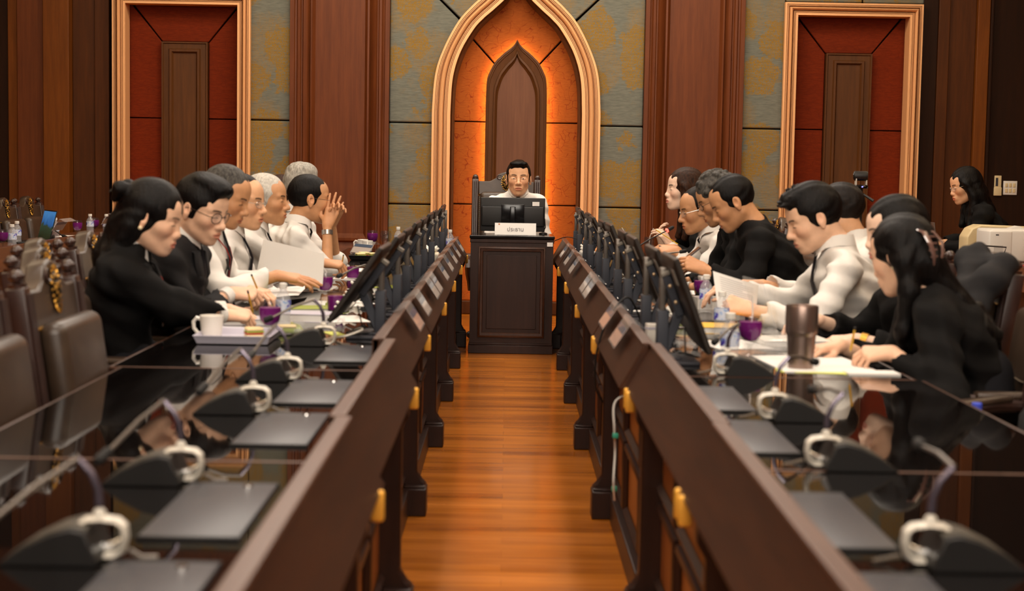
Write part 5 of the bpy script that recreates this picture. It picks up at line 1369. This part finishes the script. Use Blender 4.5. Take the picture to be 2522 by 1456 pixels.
# left desk, near group
tray_(-.915, 5.42, .26, .30, 'lilac grey melamine tray under the white mug')
mug((-1.005, 5.40, TZ+.0052), 'large white mug on the lilac tray, nearest on the left', PI-.25, 1.0)
sandwich((-.87, 5.46, TZ+.0075), 'wrapped sandwich on the lilac tray beside the mug')
goblet(T(665, 836), 'goblet of purple juice beside the lilac tray, nearest on the left', 1.05)
bottle(T(697, 806), 'small water bottle behind the nearest left goblet')
goblet(T(800, 741), 'goblet of purple juice with a straw behind the first monitor', 1.0, straw=-.035)
def glass_mug(loc, label, rz=0):
    t = thing('glass_mug', label, 'glass', loc, rz)
    MB().lathe([(.030,0),(.034,.004),(.036,.09),(.034,.09),(.032,.008),(0,.006)], 22, cap0=True).build('glass_body', M['glass'], t, smooth=.9)
    MB().lathe([(0,.008),(.0315,.009),(.033,.066),(0,.067)], 22).build('juice', M['purple'], t, smooth=.8)
    MB().tube([(.034,0,.076),(.058,0,.078),(.062,0,.050),(.056,0,.024),(.034,0,.020)], .005, 8).build('handle', M['glass'], t); return t
glass_mug(T(826, 768), 'glass mug of purple juice with clear handle near the first monitor', PI)
glass_mug(T(869, 688), 'glass mug of purple juice beside the black microphone head', PI)
book(-.99, 6.02, .20, .15, .022, .1, 'white booklet with lilac cover before the woman in the black suit')
book(-.78, 6.18, .21, .15, .030, -.1, 'thick lilac covered booklet in front of the man in the grey suit')
book(-.86, 6.62, .25, .18, .012, .2, 'green edged booklet under loose papers on the left desk', cover=M['green_cover'])
sheet((T(640,742,TZ+.02), T(735,728,TZ+.03), T(757,706,TZ+.025), T(662,716,TZ+.02)), 'open white booklet page beside the writing hand of the grey suit', lines=9, bend=.006)
flat_sheet(-.72, 6.95, .21, .29, .3, 'white sheet under the hand of the man with red lanyard')
flat_sheet(-.62, 5.70, .05, .12, .4, 'lime yellow folded note card by the nearest left monitor', matl=M['lime'])
t = sheet((T(716,818), T(747,812), T(738,800,TZ+.02), T(716,792,TZ+.045)), 'upright lime yellow note beside the second microphone', matl=M['lime'])
sheet((W(633,668,7.10), W(795,702,6.98), W(800,626,7.0), W(650,590,7.12)), 'large blank white sheet held up by the man with the red lanyard', bend=.012)
flat_sheet(-.83, 8.55, .20, .28, -.2, 'white paper beside the white haired man'); flat_sheet(-.80, 9.25, .21, .29, .1, 'paper sheet in front of the man with clasped hands')
book(-.62, 7.75, .16, .2, .02, .0, 'green and white booklet beside the black microphone head', cover=M['green_cover'])
# left desk, far group
p = tray_(-.90, 10.35, .24, .3, 'black tray with sandwiches on the far left desk', 0, M['black_plastic'])
for k, (dx, dy) in enumerate(((-.05,-.06), (.03,.0), (-.04,.07))): sandwich((-.90+dx, 10.35+dy, TZ+.0075), ('sandwich on the black tray, nearest', 'sandwich in the middle of the black tray', 'sandwich at the far end of the black tray')[k])
mug(T(905, 620), 'white cup beside the black tray on the far left desk', -1.5, .95)
mug((-1.04, 11.45, TZ), 'white cup with handle to the left on the far left desk', PI, .95)
goblet(T(917, 614), 'goblet of purple juice beside the white cups on the far left desk', 1.1)
goblet((-.885, 11.58, TZ), 'goblet of clear iced drink on the far left desk', 1.1, fill=False)
bottle((-.80, 11.66, TZ), 'white capped water bottle behind the iced drink')
name_stand(-1, 0, 'upright acrylic stand beside the white cup on the far left desk', loc=(-1.0, 11.05, TZ+.020), rz=.6)
tissue_box((-.47, 9.73, TZ), 'white floral cloth tissue box between the left monitors', M['floral'])
tissue_box((-.50, 11.19, TZ), 'floral tissue box at the far end of the left desk', M['floral'])
bottle((-.405, 11.30, TZ), 'small water bottle behind the far floral tissue box')
# right desk
t = thing('tumbler', 'tall bronze steel tumbler on the right desk, nearest the camera', 'tumbler', T(1971, 908))
MB().lathe([(.036,0),(.0385,.003),(.0445,.100),(.0455,.106),(.0500,.114),(.0508,.122),(.0508,.195),(.0495,.198),(.0480,.196),(.0440,.13),(0,.128)], 32, cap0=True).build('tumbler_body', M['steel_bronze'], t, smooth=.6)
MB().lathe([(0,.186),(.046,.187),(.0475,.196),(.047,.201),(.030,.203),(0,.203)], 32).build('lid', M['glass'], t)
bottle(T(1796, 898), 'small water bottle with purple label beside the purple goblet, nearest on the right', s=1.06)
bottle(T(1776, 826), 'small water bottle behind the nearest right one'); bottle(T(1738, 770), 'small water bottle in front of the white paper cup')
goblet(T(1846, 877), 'goblet of purple juice with a straw between bottle and tumbler', 1.08, straw=.004)
goblet(T(1727, 748), 'goblet of purple juice behind the water bottles on the right', 1.0)
t = thing('paper_cup', 'white paper cup standing behind the water bottles', 'cup', T(1738, 738))
MB().lathe([(.028,0),(.038,.10),(.040,.102),(.040,.112),(.038,.114),(0,.114)], 24, cap0=True).build('cup_body', M['white'], t, smooth=.6)
t = thing('document_stand', 'clear acrylic document stand seen edge on behind the tumbler', 'stand', (T(1893, 838)[0], T(1893, 838)[1], TZ+.0205), .12)
m = MB(); m.T = Matrix.Rotation(-.32, 4, 'Y'); m.rbox(-.003,.003,-.13,.13,0,.215,.001,1); m.build('panel', M['acrylic'], t)
MB().rbox(-.02,.06,-.13,.13,0,.006,.002,1).build('foot', M['acrylic'], t)
flat_sheet(.985, 5.02, .30, .42, .10, 'large white sheet under the writing hand of the claw clip woman', th=.003)
flat_sheet(.95, 4.86, .22, .14, -.15, 'yellow edged note pad below the white sheet', z=TZ, matl=M['lime'], th=.0015)
flat_sheet(1.12, 4.80, .16, .08, .05, 'small folded white paper at the edge of the right desk', th=.006)
book(1.02, 5.62, .25, .2, .020, .1, 'white booklet under the hand with the gold watch', cover=M['white_plastic'])
book(.86, 6.02, .22, .20, .024, -.05, 'white booklet with yellow edge beside the acrylic stand', cover=M['yellow'])
flat_sheet(.80, 5.55, .2, .28, .25, 'loose white paper between the goblet and the tumbler')
tray_(.88, 5.36, .16, .13, 'small clear sweet dish beside the tumbler', 0, M['acrylic'], z=TZ+.0025)
sheet((W(1768,757,6.26), W(1862,775,6.10), W(1866,702,6.12), W(1754,667,6.34)), 'printed page with emblem held by the spiky haired man', lines=13, bend=-.018)
book(.95, 7.05, .22, .14, .05, .1, 'white box file in front of the man turned away', z=TZ, cover=M['white'])
flat_sheet(.88, 7.1, .21, .29, -.2, 'white paper under the white box file', th=.0)if False else None
def phone(c, R, label, matl):
    t = thing('phone', label, 'phone', c)
    m = MB(); m.T = R; m.rbox(-.036,.036,-.075,.075,-.004,.004,.003).build('case', matl, t)
    m = MB(); m.T = R; m.box(-.033,.033,-.072,.072,.0041,.0046).build('screen', M['black_gloss'], t)
phone(W(1694,633,7.62), Matrix.Rotation(-.7, 4, 'Y')@Matrix.Rotation(PI/2, 4, 'Z'), 'dark brown phone held by the man in the black jacket', mat('dark_brown_case', srgb(60,32,26), .3))
phone(W(1652,622,9.0), Matrix.Rotation(.5, 4, 'Y')@Matrix.Rotation(PI/2, 4, 'Z'), 'slate blue phone in front of the balding man with silver glasses', mat('slate_case', srgb(56,66,88), .4))
tissue_box(T(1447, 648), 'grey tissue box with white tissue between the right monitors', M['grey_holder'], .95)
goblet((1.03, 11.45, TZ), 'goblet of clear iced drink with black straw on the right desk', 1.05, fill=False, straw=.03)
goblet(T(1540, 622), 'iced glass with white bent straw behind the right monitors', 1.0, fill=False, straw=-.03)
t = thing('carton', 'small white carton between the two nearest right monitors', 'carton', (.50, 5.36, TZ), .2); MB().rbox(-.02,.02,-.02,.02,0,.09,.003).build('box', M['white'], t); MB().box(-.0205,.0205,-.0205,.0205,.07,.078).build('band', M['tray'], t)
# crumpled clear wrappers
def wrapper(loc, label, s=1.0, seed=1):
    t = thing('plastic_wrapper', label, 'wrapper', loc); rnd = random.Random(seed); m = MB()
    g = []
    for i in range(8):
        g.append([((j/7-.5)*.09*s, (i/7-.5)*.09*s, max(0.0, rnd.uniform(.0, .032)*s)) for j in range(8)])
    m.grid(g); m.build('film', M['acrylic'], t, smooth=.3)
for i, (x, y, l) in enumerate(((-.70, 5.58, 'crumpled clear wrapper beside the nearest left goblet'), (-.66, 6.05, 'crumpled clear wrapper under the first left monitor'), (.63, 5.42, 'crumpled clear wrapper behind the nearest right monitor'),
                               (.66, 5.80, 'crumpled clear wrapper between the right water bottles'), (1.04, 6.24, 'crumpled clear wrapper in front of the spiky haired man'), (-.62, 7.35, 'crumpled clear wrapper beyond the second left monitor'))):
    wrapper((x, y, TZ+.001), l, 1.0, i+2)
# cables
def cable(name, pts, r, matl, label, cat='cable'):
    c = Vector(pts[0]); P = [Vector(p)-c for p in pts]
    fine = []
    for i in range(len(P)-1):
        p0 = P[max(0, i-1)]; p1 = P[i]; p2 = P[i+1]; p3 = P[min(len(P)-1, i+2)]
        for k in range(6):
            u = k/6; fine.append(.5*((2*p1)+(-p0+p2)*u+(2*p0-5*p1+4*p2-p3)*u*u+(-p0+3*p1-3*p2+p3)*u**3))
    fine.append(P[-1])
    t = thing(name, label, cat, c); MB().tube(fine, r, 6).build('cord', matl, t, smooth=1.2); return t
cable('cable', [(.52,5.95,TZ+.02), (.46,5.85,.83), (.405,5.80,.80), (.36,5.78,.72), (.335,5.80,.60), (.345,5.85,.48), (.40,5.9,.40)], .004, M['black_rubber'], 'black cable hanging over the right desk rail between two name stands')
cb = cable('cable', [(.44,5.00,.60), (.352,4.93,.58), (.345,4.88,.50), (.352,4.92,.42), (.345,4.86,.34), (.352,4.90,.27)], .0035, M['white_plastic'], 'white network cables hanging under the right desk')
MB().rbox(-.100, -.082, -.13, -.11, -.13, -.115, .003).build('connector', mat('teal_plug', srgb(60,170,140), .4), cb)
MB().rbox(-.098, -.082, -.12, -.10, -.30, -.285, .003).build('connector', bpy.data.materials['teal_plug'], cb)
cable('cable', [(-.56,5.70,TZ+.004), (-.52,5.60,TZ+.03), (-.50,5.50,TZ+.035), (-.55,5.44,TZ+.02), (-.60,5.50,TZ+.006)], .004, M['silver'], 'clear looped cable at the foot of the nearest left monitor')
cable('cable', [(.33,11.10,.80), (.42,11.0,.835), (.52,10.9,.815), (.6,10.85,.79)], .003, M['black_rubber'], 'thin black cable from the podium to the right desk')

# ------------------------------------------------------------------ podium top: monitor, name plate, microphone
t = thing('desktop_monitor', 'black monitor seen from behind on the podium in front of the chairman', 'monitor', (.04, 11.40, PH))
pn = MB().rbox(-.232,.232,-.012,.012,.020,.262,.006).build('panel', M['black_plastic'], t)
MB().rbox(-.225,.225,-.024,-.010,.055,.20,.010).build('rear_housing', M['black_plastic'], t)
MB().rbox(-.082,.082,-.040,-.020,.070,.215,.003).build('mount', M['black_gloss'], t)
MB().box(-.003,.003,-.042,-.039,.09,.195).build('slot', M['silver'], t)
MB().rbox(-.02,.02,-.05,-.02,.0,.20,.004).build('stand_neck', M['black_gloss'], t); MB().rbox(-.11,.11,-.09,.07,0,.010,.004).build('stand_base', M['black_gloss'], t)
MB().box(.14,.19,-.0255,-.0245,.205,.235).build('sticker', M['paper'], t)
MB().box(-.225,.225,.0122,.013,.03,.255).build('screen', M['black_gloss'], t)
t = thing('name_plate', 'clear acrylic name plate with Thai lettering on the podium edge', 'name plate', (.060, 11.20, PH))
MB().prism([(-.030,0),(0,.088),(.003,.088),(-.026,0)], 'x', -.147, .147).build('front_sheet', M['acrylic'], t)
MB().prism([(.040,0),(.003,.088),(.000,.088),(.036,0)], 'x', -.147, .147).build('rear_sheet', M['acrylic'], t)
MB().prism([(-.0265,.004),(.0,.086),(.0012,.086),(-.025,.004)], 'x', -.145, .145).build('card', M['paper'], t)
MB().prism([(-.0052,.066),(.0005,.0835),(.0002,.0838),(-.0055,.0662)], 'x', -.144, .144).build('card_header', M['card_blue'], t)
def text_mesh(s, size, matl, parent, loc, rot, name='lettering'):
    cu = bpy.data.curves.new(name, 'FONT'); cu.body = s; cu.size = size; cu.extrude = .0004; cu.align_x = 'CENTER'; cu.align_y = 'CENTER'
    o = bpy.data.objects.new('_t', cu); COL.objects.link(o); dg = bpy.context.evaluated_depsgraph_get()
    me = bpy.data.meshes.new_from_object(o.evaluated_get(dg)); bpy.data.objects.remove(o)
    me.materials.clear(); me.materials.append(matl); r = bpy.data.objects.new(name, me); COL.objects.link(r); r.parent = parent; r.location = loc; r.rotation_euler = rot; return r
tilt = math.atan2(.088, .030)
text_mesh('ประธาน', .040, mat('grey_print', srgb(120,116,118), .6), t, (0, -.0165, .042), (tilt, 0, 0))
m = MB(); m.ball((-.115,-.0035,.077), .006, 8, (1,.3,1)); m.build('seal', mat('orange_seal', srgb(210,130,80), .5), t)
c0 = Vector((.335, 11.42, PH))
t = thing('gooseneck_microphone', 'thin black gooseneck microphone beside the chairman', 'microphone', (.262, 11.44, PH))
MB().lathe([(.030,0),(.030,.010),(.012,.016),(.006,.02)], 18, cap0=True).build('base', M['black_plastic'], t)
MB().tube([(0,0,.015),(.016,0,.05),(.010,.0,.11),(-.012,.0,.17),(-.028,.02,.205)], .0035, 8).build('neck', M['black_plastic'], t); MB().tube([(-.028,.02,.203),(-.036,.035,.225)], .008, 10).build('mic_head', M['black_rubber'], t)

# ------------------------------------------------------------------ outer desks
OZ = .745
for (px, py, l) in ((30,611,'small water bottle at the left edge, nearest of the outer desk bottles'), (42,600,'second small water bottle at the left edge of the picture'), (136,588,'water bottle standing alone beside the open laptop'),
                    (222,575,'water bottle next to the purple goblets on the outer desk'), (262,575,'water bottle farthest along the left outer desk')):
    bottle(T(px, py, OZ), l, h=.150)
for (px, py, l) in ((7,612,'goblet of purple juice cut off at the left edge'), (191,582,'goblet of purple juice on the left outer desk between two bottles'), (233,574,'goblet of purple juice half hidden behind a bottle')):
    goblet(T(px, py, OZ), l, .95)
def laptop(loc, rz, label, ang, screen, shell, w_=.31):
    t = thing('laptop', label, 'laptop', loc, rz)
    MB().rbox(-.11,.11,-w_/2,w_/2,0,.014,.004).build('keyboard_deck', shell, t)
    m = MB(); m.T = Matrix.Translation((.108,0,.010))@Matrix.Rotation(ang, 4, 'Y'); m.rbox(-.006,.0,-w_/2,w_/2,0,.215,.002).build('lid', shell, t)
    m = MB(); m.T = Matrix.Translation((.108,0,.010))@Matrix.Rotation(ang, 4, 'Y'); m.box(-.0070,-.0062,-w_/2+.006,w_/2-.006,.008,.207).build('screen', screen, t); return t
def photo_screen():
    m, nt, b = newmat('landscape_screen'); v = objvec(nt); f = nz(nt, v, 14, 3)
    se = nt.nodes.new('ShaderNodeSeparateXYZ'); nt.links.new(v, se.inputs[0])
    c = ramp(nt, math_(nt, 'ADD', math_(nt, 'MULTIPLY', se.outputs[2], 4.0), math_(nt, 'MULTIPLY', f, .35)), [(0.30, srgb(30,50,30)), (0.62, srgb(50,80,60)), (0.70, srgb(40,110,190)), (0.95, srgb(70,150,230))])
    nt.links.new(c, b.inputs['Base Color']); nt.links.new(c, b.inputs['Emission Color']); b.inputs['Emission Strength'].default_value = 0.35; b.inputs['Roughness'].default_value = .15; return m
laptop((-3.24, 10.72, OZ), .55, 'open laptop with mountain wallpaper on the left outer desk', .25, photo_screen(), M['black_plastic'], .30)
name_stand(-1, 0, 'acrylic name stand on the left outer desk, nearer to the camera', loc=(-3.02, 10.75, .79+.058), rz=0)
name_stand(-1, 0, 'acrylic name stand on the left outer desk, farther from the camera', loc=(-3.02, 12.05, .79+.058), rz=0)
flat_sheet(-3.22, 11.75, .2, .28, .1, 'white paper beside the lone water bottle on the outer desk', z=OZ)
def simple_mic(loc, rz, label, pts):
    t = thing('gooseneck_microphone', label, 'microphone', loc, rz)
    MB().rbox(-.05,.05,-.04,.04,0,.03,.01).build('base', M['black_plastic'], t)
    MB().tube([(0,0,.02)]+pts[:-1], .0045, 8).build('neck', M['black_plastic'], t)
    a, b = Vector(pts[-2]), Vector(pts[-1]); MB().tube([a, a+(b-a)*.3, b], [.006,.012,.010], 8).build('mic_head', M['black_rubber'], t)
simple_mic((-3.28, 11.30, OZ), 0, 'black gooseneck microphone bent low before the laptop', [(-.03,0,.08),(0,0,.10),(.12,-.05,.03),(.16,-.06,.015)])
simple_mic((-3.15, 12.9, OZ), 0, 'black gooseneck microphone behind the farthest outer bottle', [(-.04,0,.12),(-.03,0,.15),(.06,-.05,.13),(.10,-.06,.125)])
simple_mic((3.12, 10.0, OZ), 0, 'black gooseneck microphone bent sideways before the printer', [(.02,0,.05),(.04,0,.115),(-.13,0,.125),(-.165,0,.130)])
# laptop, heater and printer on the right
laptop((3.21, 11.60, OZ), PI+.1, 'open grey laptop seen from behind at the right outer desk', .16, M['black_gloss'], M['laptop_grey'], .30)
t = thing('fan_unit', 'cream machine with black slatted top behind the printer', 'machine', (3.42, 11.05, OZ))
MB().prism([(-.235,0),(-.235,.14),(-.20,.20),(-.14,.225),(.235,.215),(.235,0)], 'y', -.10, .10).build('housing', M['cream_plastic'], t, bevel=.01)
g = MB().box(-.10,.20,-.1015,-.10,.10,.205).build('grille_opening', M['black_plastic'], t)
m = MB()
for k in range(6): m.box(-.095,.195,-.106,-.1015,.11+k*.016,.114+k*.016)
m.build('slats', M['lid_grey'], g)
t = thing('printer', 'white printer on the right outer desk', 'printer', (3.40, 10.55, OZ))
MB().rbox(-.225,.30,-.16,.16,0,.215,.018).build('housing', M['white_plastic'], t, smooth=.8)
MB().rbox(-.232,-.08,-.165,.10,.0,.205,.010).build('side_cover', M['white_plastic'], t, smooth=.8)
MB().box(-.20,-.14,-.1665,-.165,.05,.11).build('rating_label', M['grey_holder'], t); MB().box(-.19,-.17,-.1665,-.165,.175,.182).build('vent', M['black_plastic'], t)
MB().prism([(-.06,.215),(.0,.235),(.05,.215)], 'y', -.05, .06).build('output_flap', M['white_plastic'], t)
bottle((3.36, 10.12, OZ), 'small water bottle before the printer at the right edge', h=.16)
t = thing('snack_bag', 'shiny blue snack bag at the right edge', 'bag', (3.24, 9.62, OZ)); s_ = SDF(); s_.ell((0,0,.03), (.075,.05,.035)); v, q = s_.mesh(.008, folds(.006, 2.0, 1)); v[:,2] = np.maximum(v[:,2], 0); join_mesh('bag', [(v, q, 0)], mat('blue_foil', srgb(40,70,190), .25, .5), t, vv(0,0,0))
flat_sheet(3.20, 9.85, .20, .14, .1, 'red covered booklet under the water bottle at the right', z=OZ, matl=mat('red_cover', srgb(170,30,24), .5), th=.01, name='booklet', cat='booklet')
# wall fittings
t = thing('remote_control', 'beige remote control in a wall holder on the right', 'remote control', (at_y(2457,456,14.17).x, 14.18, at_y(2457,456,14.17).z))
MB().rbox(-.031,.031,-.022,0,-.085,.085,.006).build('case', M['cream_plastic'], t); MB().rbox(-.035,.035,-.026,-.006,-.095,-.02,.005).build('holder', M['cream_plastic'], t)
MB().box(-.022,-.0,-.0228,-.0221,-.01,.065).build('display', M['lid_grey'], t)
t = thing('switch_plate', 'white wall plate with six light switches on the right', 'light switch', (at_y(2488,463,14.17).x, 14.18, at_y(2488,463,14.17).z))
MB().rbox(-.062,.062,-.010,0,-.062,.062,.003).build('plate', M['white_plastic'], t)
for i in range(3):
    for j in (-1, 1): MB().rbox(-.046+i*.034,-.022+i*.034,-.014,-.010,j*.024-.018,j*.024+.018,.002).build('rocker', M['cream_plastic'], t)
# conference camera on a tripod behind the right row
cp = W(2120, 458, 9.6)
t = thing('conference_camera', 'black and silver conference camera on a tripod behind the right row', 'camera', (cp[0], cp[1], 0)); z = cp[2]
MB().lathe([(.0,z-.015),(.042,z-.015),(.045,z-.004),(.038,z+.006),(0,z+.008)], 22).build('camera_base', M['black_gloss'], t)
MB().rbox(-.035,-.027,-.02,.02,z,z+.075,.004).rbox(.027,.035,-.02,.02,z,z+.075,.004).build('yoke', M['silver'], t)
m = MB(); m.T = Matrix.Translation((0,0,z+.060))@Matrix.Rotation(PI/2, 4, 'Y')@Matrix.Rotation(.2, 4, 'X')
m.lathe([(0,-.045),(.024,-.045),(.030,-.038),(.030,.030),(.026,.04),(0,.04)], 22).build('camera_head', M['black_plastic'], t); m = MB(); m.T = Matrix.Translation((0,0,z+.060))@Matrix.Rotation(PI/2, 4, 'Y')@Matrix.Rotation(.2, 4, 'X'); m.lathe([(0,-.048),(.016,-.047),(.018,-.044)], 18).build('lens', M['black_gloss'], t)
MB().box(-.004,.004,-.0465,-.044,z-.008,z-.002).build('indicator', M['blue_led'], t)
MB().tube([(0,0,z-.015),(0,0,.62)], .013, 10).build('column', M['black_plastic'], t); MB().tube([(0,0,z-.04),(.07,-.04,z-.09)], [.006,.010], 8).build('pan_handle', M['black_plastic'], t)
for k in range(3):
    a = k*2*PI/3+.4; MB().tube([(0,0,.66),(.34*math.cos(a),.34*math.sin(a),.008)], [.012,.008], 8).build('leg', M['black_plastic'], t)
# jacket over the chair on the right
jb = W(2425, 640, 5.62)
t = thing('jacket', 'dark jacket hung over the back of the right chair behind the claw clip woman', 'jacket', (jb[0], jb[1], 0)); s_ = SDF()
a = W(2400,640,5.66); b_ = W(2478,652,5.50); c_ = W(2372,730,5.50); d_ = W(2396,760,5.44); e_ = W(2440,690,5.46)
s_.cap(a, b_, .035, .03, .04); s_.cap(a, c_, .045, .05, .05); s_.cap(b_, e_, .035, .05, .05); s_.cap(e_, d_, .05, .05, .05); s_.cap(c_, d_, .04, .035, .04)
s_.cap(a+vv(0,.08,0), a+vv(.02,.1,-.30), .04, .05, .05); s_.cap(a+vv(0,.05,0), a, .04, .04, .05)
v, q = s_.mesh(.009, folds(.008, .8, 2)); join_mesh('cloth', [(v, q, 0)], CL['grey'], t, vv(jb[0], jb[1], 0))


# a bottle with blue cap and a black handbag on the empty chair at the right edge
bottle((1.375, 4.56, .476), 'water bottle with a bright blue cap standing on the empty chair at the right', h=.17, cap=M['blue'], group=None)
t = thing('handbag', 'black handbag with looped strap on the empty chair at the right edge', 'handbag', (1.52, 4.46, .476), .3)
MB().rbox(-.09,.09,-.035,.035,0,.10,.015).build('bag_body', M['black_rubber'], t, smooth=.9)
MB().tube([(-.055,0,.09),(-.05,0,.15),(-.02,0,.19),(.02,0,.19),(.05,0,.15),(.055,0,.09)], .008, 8, sx=1.8).build('strap', M['black_rubber'], t)
def napkin(loc, label, seed, s=1.0):
    t = thing('napkin', label, 'napkin', loc); rnd = random.Random(seed); q = SDF()
    for k in range(8):
        a = k*.8+seed; q.cap((0,0,.014*s), (.034*math.cos(a)*s, .034*math.sin(a)*s, (.012+.03*rnd.random())*s), .010*s, .006*s, .008)
    v, f = q.mesh(.005); v[:,2] = np.maximum(v[:,2], 0); join_mesh('tissue', [(v, f, 0)], M['tissue'], t, vv(0,0,0))
for i, (x, y, l) in enumerate(((-.66, 6.50, 'crumpled white napkin below the second raised left monitor'), (-.70, 7.55, 'crumpled white napkin in front of the balding man on the left'), (-.68, 6.98, 'crumpled white napkin by the fingers of the man with the red lanyard'),
                               (.70, 6.45, 'crumpled white napkin behind the second right water bottle'), (.72, 7.3, 'crumpled white napkin in front of the man turned away'))):
    napkin((x, y, TZ+.0025), l, i+1, 1.2)
def clear_box(loc, label, rz):
    t = thing('clear_food_box', label, 'food box', loc, rz)
    MB().rbox(-.06,.06,-.045,.045,0,.045,.008).build('shell', M['acrylic'], t, smooth=.9)
    MB().rbox(-.045,.045,-.03,.03,.004,.022,.006).build('filling', M['food_green'], t, smooth=1); MB().rbox(-.04,.03,-.028,.026,.022,.032,.006).build('bread', M['food_cream'], t, smooth=1)
clear_box((-.78, 5.66, TZ+.001), 'clear food box behind the sandwich on the left desk', .2)
clear_box((.80, 5.98, TZ+.001) if False else (.70, 6.16, TZ+.001), 'clear food box with green filling between bottles on the right desk', .1)
clear_box((-.72, 6.75, TZ+.001), 'clear food box beside the reaching hand on the left desk', -.3)
for i, (x, y, rz, l) in enumerate(((-.66, 6.25, .3, 'loose white paper under the clutter by the grey suit'), (-.66, 7.9, -.2, 'loose white paper beyond the second left monitor'), (.66, 6.75, .15, 'loose white paper behind the right water bottles'), (.85, 7.95, -.1, 'white paper before the man in the black jacket'), (.85, 8.7, .1, 'white paper before the curly haired man'))):
    flat_sheet(x, y, .20, .27, rz, l, th=.0012)
